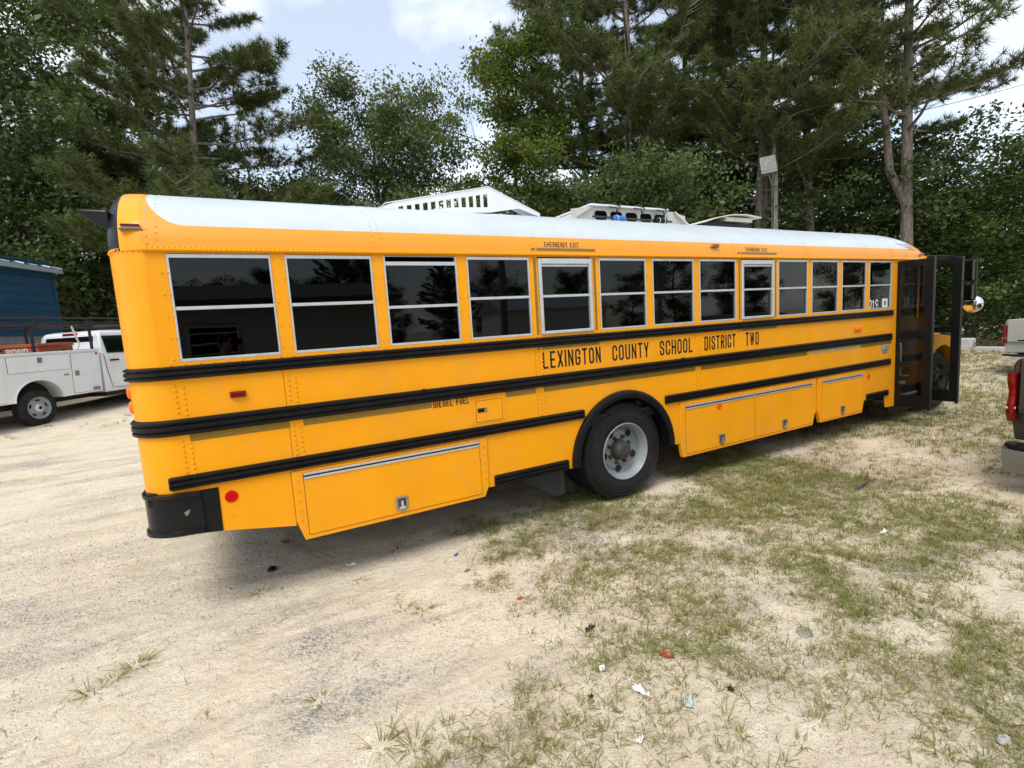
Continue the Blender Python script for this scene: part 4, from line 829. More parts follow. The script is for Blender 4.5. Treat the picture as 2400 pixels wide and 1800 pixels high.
# ================================================================ OTHER PICKUPS (right edge)
def pickup(name, label, loc, paint, lampside, bumpmat, zt=1.29, group=None):
    """tail at local x = 0, near-left corner at y = 0, body towards -y, front towards +x"""
    P = thing(name, label, 'truck', loc, 0.0, group); W = 1.95
    bd = MB(); bd.rings([[(x, y, z) for y, z in ((-.03, .52), (.0, .75), (.0, zt - .06), (-.03, zt), (-W + .03, zt), (-W, zt - .06), (-W, .75), (-W + .03, .52))] for x in (.05, .12, 2.05)], True, True)
    obj('bed', bd, paint, P, smooth=30, bevel=.015)
    obj('tailgate', MB().box(-.012, .045, -W + .055, -.055, .78, zt + .01), paint, P, bevel=.018); obj('tailgate_trim', MB().box(-.016, .0, -W + .25, -.25, .80, .83), 'black_paint', P)
    for yc in (-.055, -W + .055):
        hi = zt - .13
        lm = MB(); rings = []
        for k, z in enumerate(np.linspace(hi - lampside, hi, 9)):
            f = k / 8; b = .055 + .02 * math.cos((f - .25) * 2 * math.pi * 1.5); s_ = 1 if yc > -1 else -1
            rings.append([(-b, yc + s_ * .028, z), (-b * .6, yc + s_ * (.05 + b * .25), z), (.07, yc + s_ * (.065 + b * .2), z), (.12, yc + s_ * .05, z), (.12, yc + s_ * .012, z), (-.01, yc + s_ * .006, z), (-b * .8, yc + s_ * .010, z)])
        lm.rings(rings, True, True); la = obj('tail_lamp', lm, 'red_lens', P, smooth=45)
        obj('reverse_lens', MB().sphere((-.025, yc + (.04 if yc > -1 else -.04), hi - lampside * .72), .042, 14, (.8, .9, .7)), 'clear_lens', la, smooth=60)
    bu = MB(); bu.rings([[(x, y, z) for x, z in ((x0, .44), (x0 - .10, .42), (x0 - .16, .46), (x0 - .13, .32), (x0 - .06, .22), (x0, .22))] for x0, y in ((.18, .035), (.02, .0), (-.02, -.2), (-.05, -W / 2), (-.02, -W + .2), (.02, -W), (.18, -W - .03))], True, True)
    b = obj('bumper', bu, bumpmat, P, smooth=30); obj('bumper_step', MB().prism([(.02, .03), (.12, .03), (.12, -W - .03), (.02, -W - .03), (-.19, -W + .2), (-.22, -W / 2), (-.19, -.2)], 'z', .445, .485), 'black_rubber', b, bevel=.008)
    cb = MB(); cb.rings([[(x0, y0, z), (x1, y0, z), (x1, -W - y0, z), (x0, -W - y0, z)] for z, x0, x1, y0 in ((.5, 2.07, 4.1, -.05), (.7, 2.06, 4.15, .0), (1.2, 2.06, 4.1, .0), (1.32, 2.08, 4.0, -.03), (1.75, 2.2, 3.4, -.17), (1.85, 2.35, 3.2, -.26))], True, True); obj('cab', cb, paint, P, smooth=30, bevel=.02)
    obj('rear_window', MB().add([(2.085, -.25, 1.36), (2.085, -W + .25, 1.36), (2.185, -W + .33, 1.72), (2.185, -.33, 1.72)], [(0, 1, 2, 3)]), 'car_glass', P)
    obj('side_window', MB().add([(2.3, -.045, 1.36), (3.6, -.045, 1.36), (3.25, -.165, 1.72), (2.4, -.165, 1.72)], [(0, 1, 2, 3)]), 'car_glass', P)
    bn = MB(); bn.rings([[(x, -.03, .45), (x, -.0, z - .1), (x, -.2, z), (x, -W + .2, z), (x, -W, z - .1), (x, -W + .03, .45)] for x, z in ((4.0, 1.25), (5.1, 1.15), (5.3, .9))], True, True); obj('bonnet', bn, paint, P, smooth=40)
    for x in (1.15, 4.55):
        small_wheel(P, x, -.14, .37, flip=-1); small_wheel(P, x, -W + .14, .37)
    for x in (1.15,): obj('wheel_well', MB().lathe([(.44, .004), (.44, -.25)], (x, 0, .52), 'y', 24, a0=0, a1=math.pi), 'black_matte', P); 
    obj('chassis', MB().box(.1, 5.1, -1.5, -.45, .35, .55), 'black_matte', P)
    return P
pickup('silver_pickup', 'silver pickup parked tail first beyond the open bus door', (16.05, .95, .0), 'car_silver', .42, 'chrome', 1.30)
pickup('dark_pickup', 'black pickup corner with red tail lamp at the right edge', (6.45, -2.045, .0), 'car_dark', .46, 'bumper_grey', 1.30)

# ================================================================ BLUE METAL BUILDING
bd = Vector((.379, .925, 0)); bnrm = Vector((.925, -.379, 0))
BB = thing('metal_building', 'blue corrugated metal building with pale roof behind the white truck', 'building', (-4.62, 15.945, gz(-4.4, 15.9) - .05), math.atan2(bd.y, bd.x))
bz = -BB.location.z
# local x runs along the wall (0 at the far corner, negative towards the camera), near face at y = 0 towards -y, interior +y
eav = 4.42 + bz; blo = 2.45 + bz
obj('block_wall', MB().box(-11, -.02, .03, 7.0, -.3, blo), 'block_grey', BB)
n = 0; z = blo
while z < eav - .02:
    z1 = min(z + .238, eav); mb = MB().prism([(.03, z + .002), (-.004, z + .004), (-.004, z + .17), (-.034, z + .19), (-.034, z + .222), (-.004, z1 - .001), (.03, z1 - .001)], 'x', -11, 0.0); obj('siding_panel', mb, 'blue_siding', BB); z = z1
obj('end_wall', MB().prism([(.0, blo), (7.0, blo), (7.0, eav), (3.5, eav + 1.0), (.0, eav)], 'x', -.02, .0), 'blue_siding', BB)
obj('corner_trim', MB().box(-.06, .02, -.05, .06, blo, eav), 'blue_siding', BB)
for k in range(13):
    a = -11.2 + k * .9; b = min(a + .897, .05)
    for s_ in (-1, 1):
        y0, y1 = (-.28, 3.5) if s_ < 0 else (7.28, 3.5); z0, z1 = eav - .03, eav + 1.05
        mb = MB(); f = lambda x, up: [(x, y0, z0 + up), (x, y1, z1 + up)]
        mb.rings([f(a, 0), f(a + .02, .045), f(a + .06, .045), f(a + .09, .012), f(a + .45, .008), f(a + .47, .03), f(a + .50, .03), f(a + .52, .008), f(b, .008), f(b, -.02), f(a, -.02)], True, False); obj('roof_panel', mb, 'metal_roof', BB)
obj('ridge_cap', MB().prism([(3.3, eav + 1.02), (3.5, eav + 1.12), (3.7, eav + 1.02)], 'x', -11.2, .05), 'metal_roof', BB)
obj('fascia', MB().box(-11.2, .05, -.29, -.27, eav - .16, eav - .035), 'metal_roof', BB)

# ================================================================ POLE, FLOODLIGHT, WIRES
PX, PY = 18.79, 8.62
UP = thing('utility_pole', 'weathered wooden utility pole with cables rising behind the bus roof', 'pole', (PX, PY, 0))
obj('pole_shaft', MB().tube([(0, 0, -.1), (.04, 0.02, 4), (.11, .05, 8.35)], [.15, .13, .105], 14), 'pole_wood', UP, smooth=60)
obj('conduit', MB().tube([(-.15, -.06, .2), (-.12, -.06, 4), (-.06, -.05, 7.6)], .022, 6), 'galvanised', UP); obj('cable', MB().tube([(-.2, -.1, 2), (-.22, -.1, 4.5), (-.13, -.08, 6.6), (.05, -.08, 8.2)], .012, 5), 'letter_black', UP)
obj('bracket_arm', MB().tube([(.02, -.08, 6.55), (-.6, -.30, 6.5), (-1.0, -.45, 6.8)], .03, 6), 'galvanised', UP)
FL = thing('floodlight', 'square grey floodlight on an arm of the wooden pole', 'lamp', (PX - 1.08, PY - .52, 6.78), R(-48)); FL.rotation_euler = (R(-14), R(-5), R(-46))
obj('housing', MB().box(-.27, .27, -.12, .12, 0, .62), 'lamp_grey', FL, bevel=.02); obj('bezel', MB().box(-.26, .26, -.135, -.121, .1, .64), 'lamp_grey', FL, bevel=.006)
obj('reflector_bowl', MB().lathe([(.001, -.155), (.05, -.15), (.11, -.14), (.15, -.137), (.19, -.145), (.2, -.136)], (0, 0, .38), 'y', 28), 'lamp_grey', FL, smooth=40)
def wire(name, label, a, b, sag, r=.012, seg=14):
    pts = [(a[0] + (b[0] - a[0]) * t, a[1] + (b[1] - a[1]) * t, a[2] + (b[2] - a[2]) * t - sag * 4 * t * (1 - t)) for t in np.linspace(0, 1, seg)]
    return tag(obj(name, MB().tube(pts, r, 5), 'letter_black'), label, 'wire')
o_ = wire('overhead_wire', 'thin overhead wire running right from the wooden pole top', (PX + .1, PY, 8.28), (34, 1.2, 11.6), .35, .014); o_.data.materials[0] = MATS['galvanised']

# ================================================================ FENCE AND KERB (right background)
FX = 24.6
FE = thing('chain_link_fence', 'grey chain link fence overgrown with vines at the far right', 'fence', (FX, 0, 0))
for k in range(9): obj('fence_post', MB().tube([(0, -7 + 2.4 * k, -.1), (0, -7 + 2.4 * k, 1.95)], .03, 8), 'galvanised', FE)
obj('top_rail', MB().tube([(0, -7, 1.88), (0, 12.2, 1.88)], .021, 8), 'galvanised', FE)
wm = MB()
for k in range(-14, 205):
    for s_ in (1, -1):
        y0 = -7 + k * .094; z0, z1 = .02, 1.88; ya, yb = (y0, y0 + s_ * 1.86)
        if min(ya, yb) < -7 or max(ya, yb) > 12.2: continue
        wm.add([(.012 * s_, ya, z0), (.012 * s_, ya + .005, z0), (.012 * s_, yb + .005, z1), (.012 * s_, yb, z1)], [(0, 1, 2, 3)])
obj('wire_mesh', wm, 'galvanised', FE, kind='stuff')
tag(obj('concrete_block', MB().prism([(22.9, 3.9), (23.2, 3.85), (23.25, 4.75), (22.95, 4.8)], 'z', -.05, .42), 'concrete', bevel=.05), 'pale concrete block lying in front of the vine covered fence', 'block')
kb = MB(); kb.prism([(22.5, 1.2), (22.75, 1.15), (22.9, 3.7), (22.65, 3.75)], 'z', -.05, .14); tag(obj('concrete_kerb', kb, 'concrete', bevel=.03), 'low pale concrete kerb edging the leaf pile by the fence', 'kerb')
rs = np.random.RandomState(5); lf = MB()
for k in range(1400):
    x, y = rs.uniform(22.8, 24.2), rs.uniform(1.0, 3.9); z = .05 + .32 * max(0, 1 - ((x - 23.5) / .8) ** 2) * rs.rand(); a = rs.uniform(0, 6.28); s_ = rs.uniform(.04, .09)
    lf.add([(x, y, z), (x + s_ * math.cos(a), y + s_ * math.sin(a), z + rs.uniform(-.03, .05)), (x + s_ * .6 * math.cos(a + 1), y + s_ * .6 * math.sin(a + 1), z + .03)], [(0, 1, 2)])
plain('lamp_dish', (.22, .215, .20), .35, metal=.4)
plain('leaf_litter', (0.10, 0.055, 0.03), 0.9, vary=0.5, vscale=9); o_ = obj('leaf_pile', lf, 'leaf_litter'); o_['kind'] = 'stuff'; o_['label'] = 'pile of brown fallen leaves behind the concrete kerb'; o_['category'] = 'leaves'

# ================================================================ BEHIND THE CAMERA (seen in the bus windows)
HS = thing('clapboard_house', 'white clapboard house reflected in the rear bus windows', 'house', (-1.0, -8.4, 0))
for k in range(15): obj('clapboard', MB().prism([(0.0, .3 + k * .17), (.028, .3 + k * .17), (.006, .3 + (k + 1) * .17), (0.0, .3 + (k + 1) * .17)], 'x', -6, 4.2), 'siding_white', HS)
obj('house_wall', MB().box(-6, 4.2, -6.5, -.002, -.1, 2.74), 'siding_white', HS)
obj('roof', MB().prism([(.5, 2.72), (.5, 2.80), (-3.2, 3.45), (-7, 2.80), (-7, 2.72)], 'x', -6.4, 4.6), 'shingle', HS)
wf = obj('house_window', MB().box(.1, 1.1, .03, .06, 1.05, 2.3), 'siding_white', HS, bevel=.01); obj('house_pane', MB().box(.17, 1.03, .061, .066, 1.12, 2.23), 'tinted_glass', wf); obj('window_unit', MB().box(.3, .9, .07, .45, 1.06, 1.45), 'cream_plastic', wf, bevel=.02)
for k, z in enumerate((1.5, 1.7, 1.9, 2.1)): obj('blind_slat', MB().box(.17, 1.03, .067, .072, z, z + .03), 'siding_white', wf)
SH = thing('metal_shed', 'white metal shed reflected in the middle bus windows', 'building', (20, -26, 0), R(12))
obj('shed_wall', MB().box(-4, 4, -6, 0, -.1, 2.9), 'siding_white', SH); obj('shed_roof', MB().prism([(.3, 2.85), (-3, 4.0), (-6.3, 2.85)], 'x', -4.2, 4.2), 'metal_roof', SH)
P2 = thing('utility_pole', 'tall dark utility pole reflected in the bus windows', 'pole', (9.8, -14.5, 0)); obj('pole_shaft', MB().tube([(0, 0, -.1), (0, 0, 10)], [.17, .11], 10), 'pole_wood', P2, smooth=60); obj('crossarm', MB().box(-1.2, 1.2, -.05, .05, 8.9, 9.02), 'pole_wood', P2); obj('transformer', MB().tube([(.3, .2, 7.3), (.3, .2, 8.2)], .22, 14), 'lamp_grey', P2)
P3 = dup(P2, (21, -17, 0), .3, None, 'second utility pole further off reflected in the bus windows')
wire('overhead_wire', 'upper overhead wire slung between the two reflected poles', (9.0, -14.5, 9.0), (21.9, -17, 9.0), .7); wire('overhead_wire', 'lower overhead wire slung between the two reflected poles', (9.8, -14.5, 8.0), (21, -17, 8.1), .8); wire('overhead_wire', 'overhead wire from the reflected pole to the house', (9.8, -14.5, 7.6), (2.5, -9, 4.0), .5)

# ================================================================ GROUND
def axis_pts(lo, hi, step, far):
    a = list(np.arange(lo, hi + 1e-6, step)); s = step; x = hi
    while x < far: s *= 1.10; x += s; a.append(x)
    s = step; x = lo
    while x > -far: s *= 1.10; x -= s; a.insert(0, x)
    return np.array(a)
gx = axis_pts(-4, 7, .045, 400); gy = axis_pts(-3.9, 4, .045, 400)
GX, GY = np.meshgrid(gx, gy); GZ = ground_z(GX, GY)
V = np.stack([GX.ravel(), GY.ravel(), GZ.ravel()], 1); nx, ny = len(gx), len(gy)
ii, jj = np.meshgrid(np.arange(nx - 1), np.arange(ny - 1)); b0 = (jj * nx + ii).ravel()
F = np.stack([b0, b0 + 1, b0 + nx + 1, b0 + nx], 1)
def np_mesh(name, V, F):
    me = bpy.data.meshes.new(name); n = F.shape[1]
    me.vertices.add(len(V)); me.vertices.foreach_set('co', np.ascontiguousarray(V, dtype=np.float32).ravel())
    me.loops.add(F.size); me.loops.foreach_set('vertex_index', np.ascontiguousarray(F, dtype=np.int32).ravel())
    me.polygons.add(len(F)); me.polygons.foreach_set('loop_start', np.arange(0, F.size, n, dtype=np.int32)); me.polygons.foreach_set('loop_total', np.full(len(F), n, dtype=np.int32))
    me.update(calc_edges=True); return me
# one shared recipe says where grass grows; the soil under it is browner (thatch)
def vnoise(x, y, s, seed):
    rs = np.random.RandomState(seed); T = rs.rand(256, 256); x = np.asarray(x) * s + 37.3; y = np.asarray(y) * s + 91.7
    xi, yi = np.floor(x).astype(int), np.floor(y).astype(int); fx, fy = x - xi, y - yi; fx = fx * fx * (3 - 2 * fx); fy = fy * fy * (3 - 2 * fy)
    q = lambda a, b: T[a % 256, b % 256]
    return (q(xi, yi) * (1 - fx) + q(xi + 1, yi) * fx) * (1 - fy) + (q(xi, yi + 1) * (1 - fx) + q(xi + 1, yi + 1) * fx) * fy
def fbm(x, y, s, seed): return (vnoise(x, y, s, seed) + .5 * vnoise(x, y, s * 2.1, seed + 1) + .25 * vnoise(x, y, s * 4.3, seed + 2)) / 1.75
def grass_density(x, y):
    """0..1: bare sand at the left, patchy turf to the right"""
    x = np.asarray(x, float); y = np.asarray(y, float)
    base = sm(.45, 3.0, x + 1.5 * np.maximum(0, -1.0 - y)) * .65 + .10 * sm(2.5, 6.0, x) + .22 * sm(6.5, 9, x)
    base = base * (1 - .5 * sm(.3, 1.2, y) * (1 - sm(8, 10, x)))
    far = sm(6, 9, y) * (1 - sm(-1, 5, x)) * .42
    n = fbm(x, y, .9, 11) * .6 + fbm(x, y, 2.6, 23) * .4
    return np.clip((n - (1.0 - np.maximum(base, far) * .98) * .62 - .12) * 3.1, 0, .88) * (np.maximum(base, far) > .02)
me = np_mesh('ground', V, F)
ca = me.color_attributes.new('turf', 'FLOAT_COLOR', 'POINT'); dn = grass_density(V[:, 0], V[:, 1])
ca.data.foreach_set('color', np.stack([dn, dn, dn, np.ones_like(dn)], 1).astype(np.float32).ravel())
me.shade_smooth()
def ground_mat():
    m, nt, b = newmat('sandy_ground')
    v = nt.node('ShaderNodeNewGeometry').outputs['Position']
    turf = nt.node('ShaderNodeVertexColor', layer_name='turf').outputs[0]
    st = nt.mapping(v, (.45, 2.3, 1), (0, 0, R(4)))
    n_big = nt.noise(v, .55, 6, .6, .3); n_str = nt.noise(st, 1.3, 7, .62, .4); n_mid = nt.noise(v, 5.0, 6, .65); n_fine = nt.noise(v, 55, 5, .75); n_sp = nt.noise(v, 130, 2, .6); n_rough = nt.noise(nt.mapping(v, (.9, 1.1, 1), (0, 0, R(6))), 16, 6, .7, .5)
    sand = nt.ramp(n_mid, .3, .72, (.77, .65, .475, 1), (.89, .78, .605, 1))
    sand = nt.mix(nt.math('MULTIPLY', nt.ramp(n_str, .47, .70), .48), sand, (.52, .40, .265, 1))
    sand = nt.mix(nt.math('MULTIPLY', nt.ramp(n_fine, .55, .75), .30), sand, (.45, .36, .26, 1))
    gr = nt.math('ADD', nt.math('MULTIPLY', n_big, .75), nt.math('MULTIPLY', n_str, .5)); gmask = nt.ramp(gr, .65, .82)
    vor = nt.node('ShaderNodeTexVoronoi'); vor.inputs['Scale'].default_value = 62; nt.l.new(v, vor.inputs['Vector'])
    peb = nt.ramp(nt.node('ShaderNodeSeparateColor').outputs[0], 0, 1) if False else None
    sc = nt.node('ShaderNodeSeparateColor'); nt.l.new(vor.outputs['Color'], sc.inputs[0])
    cobble = nt.ramp(sc.outputs[0], .15, .9, (.22, .20, .18, 1), (.68, .63, .56, 1))
    pm = nt.math('MULTIPLY', gmask, nt.ramp(sc.outputs[1], .38, .5))
    col = nt.mix(nt.math('MULTIPLY', gmask, .55), sand, (.56, .51, .45, 1))
    col = nt.mix(nt.math('MULTIPLY', pm, .9), col, cobble)
    col = nt.mix(nt.math('MULTIPLY', nt.ramp(n_sp, .585, .66), .72), col, (.20, .17, .14, 1))
    col = nt.mix(nt.math('MULTIPLY', nt.ramp(n_rough, .58, .74), .30), col, (.40, .325, .245, 1))
    # thatch: dry brown runners under the turf
    th = nt.noise(v, 34, 7, .8, 1.2); thm = nt.math('MULTIPLY', nt.ramp(turf, .02, .75), nt.ramp(th, .40, .62))
    thc = nt.ramp(nt.noise(v, 16, 4, .6), .35, .7, (.27, .175, .095, 1), (.42, .31, .17, 1))
    col = nt.mix(nt.math('MULTIPLY', thm, .8), col, thc)
    nt.put(b.inputs['Base Color'], col); b.inputs['Roughness'].default_value = .95; b.inputs['Specular IOR Level'].default_value = .15
    h = nt.math('ADD', nt.math('ADD', nt.math('ADD', nt.math('MULTIPLY', n_fine, .5), nt.math('MULTIPLY', n_rough, -1.3)), nt.math('MULTIPLY', n_str, .5)), nt.math('MULTIPLY', nt.math('MULTIPLY', vor.outputs['Distance'], gmask), -.8))
    nt.put(b.inputs['Normal'], nt.bump(h, .9, .028))
ground_mat()
struct(link('ground', me, 'sandy_ground'))
# far field beyond the trees is the same sheet

# loose pebbles
rs = np.random.RandomState(3)
def scatter(n, x0, x1, y0, y1): return rs.uniform(x0, x1, n), rs.uniform(y0, y1, n)
px, py = scatter(60000, -4, 5, -3.6, 4)
kp = (fbm(px, py, .8, 41) > .40 + .22 * rs.rand(len(px))); px, py = px[kp], py[kp]; n = len(px); pz = ground_z(px, py); s = rs.lognormal(-5.45, .38, n)
tet = np.array([(1, 0, -.3), (-.5, .87, -.3), (-.5, -.87, -.3), (.1, 0, .75), (-.9, .2, .2), (.6, .7, .25), (.5, -.7, .2)]); tf = np.array([(0, 5, 3), (5, 4, 3), (4, 6, 3), (6, 0, 3), (0, 1, 5), (1, 4, 5), (1, 2, 4), (2, 6, 4), (2, 0, 6)])
a = rs.uniform(0, 6.28, n); ca_, sa_ = np.cos(a), np.sin(a); jit = 1 + .3 * rs.randn(n, 7, 3); P_ = tet[None] * jit * s[:, None, None] * np.stack([np.ones(n), rs.uniform(.6, 1, n), rs.uniform(.45, .8, n)], 1)[:, None, :]
X = P_[..., 0] * ca_[:, None] - P_[..., 1] * sa_[:, None] + px[:, None]; Y = P_[..., 0] * sa_[:, None] + P_[..., 1] * ca_[:, None] + py[:, None]; Zp = P_[..., 2] + pz[:, None] + .002
PV = np.stack([X, Y, Zp], -1).reshape(-1, 3); PF = (tf[None] + (np.arange(n) * 7)[:, None, None]).reshape(-1, 3)
def isl_mat(name, stops, rough=.9, trans=0.0, spec=.2, hue_noise=None):
    """colour picked per leaf / blade / stone, plus slow drift over the plant"""
    m, nt, b = newmat(name); gi = nt.node('ShaderNodeNewGeometry'); n = nt.node('ShaderNodeValToRGB'); e = n.color_ramp.elements
    while len(e) < len(stops): e.new(.5)
    for k, (p_, c_) in enumerate(stops): e[k].position = p_; e[k].color = c4(c_)
    drift = nt.noise(gi.outputs['Position'], hue_noise or .5, 3, .6)
    f = nt.math('ADD', nt.math('MULTIPLY', gi.outputs['Random Per Island'], .55), nt.math('MULTIPLY', drift, .45)); nt.l.new(f, n.inputs[0])
    nt.put(b.inputs['Base Color'], n.outputs[0]); b.inputs['Roughness'].default_value = rough; b.inputs['Specular IOR Level'].default_value = spec
    if trans > 0:
        tl = nt.node('ShaderNodeBsdfTranslucent'); nt.l.new(nt.mix(1.0, n.outputs[0], (1.15, 1.2, .55, 1), 'MULTIPLY'), tl.inputs[0]); mx = nt.node('ShaderNodeMixShader'); mx.inputs[0].default_value = trans
        nt.l.new(b.outputs[0], mx.inputs[1]); nt.l.new(tl.outputs[0], mx.inputs[2]); nt.l.new(mx.outputs[0], nt.n['Material Output'].inputs[0])
    return m
isl_mat('pebble', [(0.0, (.16, .15, .145)), (.5, (.42, .39, .36)), (1.0, (.66, .62, .56))])
o_ = link('gravel', np_mesh('gravel', PV, PF), 'pebble', kind='stuff'); o_['label'] = 'loose grey gravel scattered over the pale sand'; o_['category'] = 'gravel'

# grass tufts: each a fan of bent blades
isl_mat('grass_blade', [(.18, (.39, .29, .13)), (.42, (.30, .275, .09)), (.60, (.195, .23, .055)), (.87, (.125, .185, .035))], rough=.6, trans=.35, spec=.3, hue_noise=1.6)
def blades(bx, by, L, az, lean, wd):
    n = len(bx); z = ground_z(bx, by); d = np.stack([np.cos(az), np.sin(az)], 1); sd = np.stack([-np.sin(az), np.cos(az)], 1) * wd[:, None]
    def row(f, h, k): 
        c = np.stack([bx, by], 1) + d * (lean * L * f)[:, None]; zz_ = z + L * h
        return np.concatenate([c + sd * k, zz_[:, None]], 1), np.concatenate([c - sd * k, zz_[:, None]], 1)
    up = np.sqrt(np.maximum(.05, 1 - np.minimum(lean, .97) ** 2))
    a0, a1 = row(0, -.02, 1.0); b0_, b1 = row(.38, .62 * up, .8); t0, _ = row(1.0, .82 * up, 0.0)
    V = np.stack([a0, a1, b0_, b1, t0], 1).reshape(-1, 3); i = (np.arange(n) * 5)[:, None]
    F = np.concatenate([i + np.array([[0, 1, 3]]), i + np.array([[0, 3, 2]]), i + np.array([[2, 3, 4]])], 0)
    return V, F
GV, GF, off = [], [], 0
def grass_patch(n, x0, x1, y0, y1, nb, Lm, wd, seed, thr=0.0, keep=None):
    global off
    r = np.random.RandomState(seed); x = r.uniform(x0, x1, n); y = r.uniform(y0, y1, n); d = grass_density(x, y); k = r.rand(n) < d * .95 + thr * (r.rand(n) < .1)
    if keep is not None: k &= keep(x, y)
    x, y, d = x[k], y[k], d[k]; m = len(x); nbl = np.maximum(3, (nb * (.5 + .9 * r.rand(m)))).astype(int); idx = np.repeat(np.arange(m), nbl); q = len(idx)
    sp = (.018 + .03 * r.rand(m))[idx]; ang = r.uniform(0, 6.28, q); rr = sp * np.sqrt(r.rand(q)) * (Lm / .07)
    bx, by = x[idx] + rr * np.cos(ang), y[idx] + rr * np.sin(ang)
    L = Lm * np.exp(r.randn(q) * .32) * (.65 + .55 * r.rand(m))[idx]; lean = np.clip(np.abs(r.randn(q)) * .50 + .48, .05, 1.6)
    v, f = blades(bx, by, L, ang + r.randn(q) * .5, lean, np.full(q, wd) * r.uniform(.7, 1.3, q)); GV.append(v); GF.append(f + off); off += len(v)
infr = lambda x, y: (y < 1.2) | (x > 8.9) | (x < -.2)
grass_patch(26000, -.4, 6.0, -3.7, .6, 8, .050, .0017, 1, .05)
grass_patch(5000, -.2, 6.0, -3.7, .6, 13, .060, .0019, 5, .02)
grass_patch(11000, 3.5, 13, -3.8, 1.6, 8, .062, .0024, 2, .04)
grass_patch(15000, 7.5, 26, -4, 8, 9, .085, .0042, 3, .06, infr)
grass_patch(6000, -9, 4, 3.5, 22, 9, .085, .004, 4, .03)
# a few lone tufts on the bare sand
for (x, y, nb_, L_) in ((-.72, -.28, 46, .085), (-.82, -.37, 24, .075), (-.90, -.48, 26, .07), (-.02, .22, 26, .07), (.22, -1.25, 18, .06), (.42, -1.72, 24, .085), (.55, -1.80, 26, .075), (.40, -1.95, 22, .07), (.2, -1.95, 14, .05), (.65, -.05, 16, .05), (.95, -.75, 22, .055), (.85, -.62, 20, .05), (-2.3, 2.0, 22, .1), (1.1, .35, 20, .06), (1.7, -.4, 22, .06), (2.3, -.6, 24, .07)):
    r = np.random.RandomState(int(abs(x * 1000 + y * 77))); ang = r.uniform(0, 6.28, nb_); rr = .06 * np.sqrt(r.rand(nb_)); v, f = blades(x + rr * np.cos(ang), y + rr * np.sin(ang) * .6, L_ * 1.15 * np.exp(r.randn(nb_) * .35), ang, np.clip(np.abs(r.randn(nb_)) * .45 + .7, .1, 1.6), np.full(nb_, .0024)); GV.append(v); GF.append(f + off); off += len(v)
o_ = link('grass', np_mesh('grass', np.concatenate(GV), np.concatenate(GF)), 'grass_blade', kind='stuff'); o_['label'] = 'patchy green and straw coloured grass growing through the sand'; o_['category'] = 'grass'
GV = GF = None

# pine straw and dead stems lying about
r = np.random.RandomState(77); n = 9000; x = r.uniform(-1.5, 9, n); y = r.uniform(-3.7, 1.5, n); k = r.rand(n) < .15 + .85 * np.minimum(1, grass_density(x, y) * 1.6 + .25 * (fbm(x, y, 1.3, 61) > .55)); x, y = x[k], y[k]; n = len(x)
a = r.uniform(0, 6.28, n); L = r.uniform(.03, .09, n); w = r.uniform(.0009, .0018, n); d = np.stack([np.cos(a), np.sin(a)], 1); s_ = np.stack([-np.sin(a), np.cos(a)], 1) * w[:, None]; p0 = np.stack([x, y], 1); p1 = p0 + d * L[:, None]; z0 = ground_z(p0[:, 0], p0[:, 1]) + .005; z1 = ground_z(p1[:, 0], p1[:, 1]) + .005 + .012 * r.rand(n)
SV = np.stack([np.column_stack([p0 + s_, z0]), np.column_stack([p0 - s_, z0]), np.column_stack([p1 - s_, z1]), np.column_stack([p1 + s_, z1])], 1).reshape(-1, 3)
isl_mat('straw', [(.1, (.16, .10, .055)), (.5, (.30, .20, .11)), (.9, (.45, .34, .2))], rough=.9)
o_ = link('pine_straw', np_mesh('pine_straw', SV, (np.arange(n) * 4)[:, None] + np.array([[0, 1, 2, 3]])), 'straw', kind='stuff'); o_['label'] = 'dry brown pine straw scattered over the sand and grass'; o_['category'] = 'straw'

# ================================================================ TREES
def bark(name, c0, c1):
    m, nt, b = newmat(name); v = nt.coord('Object'); n1 = nt.noise(nt.mapping(v, (9, 9, 2.2)), 1.4, 7, .7, .8)
    nt.put(b.inputs['Base Color'], nt.ramp(n1, .35, .68, c4(c0), c4(c1))); b.inputs['Roughness'].default_value = .95; nt.put(b.inputs['Normal'], nt.bump(n1, .9, .05))
bark('pine_bark', (.10, .08, .068), (.33, .28, .24)); bark('grey_bark', (.04, .036, .03), (.13, .12, .10))
isl_mat('pine_needle', [(.15, (.062, .082, .032)), (.5, (.095, .125, .040)), (.85, (.155, .185, .050))], rough=.55, trans=.22, spec=.3, hue_noise=.45)
isl_mat('leaf_dark', [(.15, (.056, .082, .032)), (.5, (.088, .126, .042)), (.85, (.135, .18, .056))], rough=.5, trans=.25, spec=.35, hue_noise=.5)
isl_mat('leaf_mid', [(.15, (.070, .098, .045)), (.5, (.112, .148, .060)), (.85, (.16, .205, .074))], rough=.5, trans=.3, spec=.35, hue_noise=.5)
isl_mat('leaf_light', [(.15, (.070, .100, .022)), (.5, (.108, .148, .030)), (.85, (.17, .20, .042))], rough=.5, trans=.4, spec=.3, hue_noise=.5)
isl_mat('leaf_bright', [(.15, (.060, .092, .028)), (.5, (.095, .145, .036)), (.85, (.15, .205, .05))], rough=.5, trans=.35, spec=.35, hue_noise=.5)
isl_mat('leaf_vine', [(.1, (.10, .075, .04)), (.4, (.045, .075, .02)), (.7, (.075, .125, .025)), (.95, (.13, .17, .04))], rough=.55, trans=.35, spec=.3, hue_noise=.7)
def unit(v): return v / np.maximum(1e-9, np.linalg.norm(v, axis=-1, keepdims=True))
def tubes_np(mb, pts, radii, n=6):
    mb.tube([tuple(p) for p in pts], [float(r) for r in radii], n)
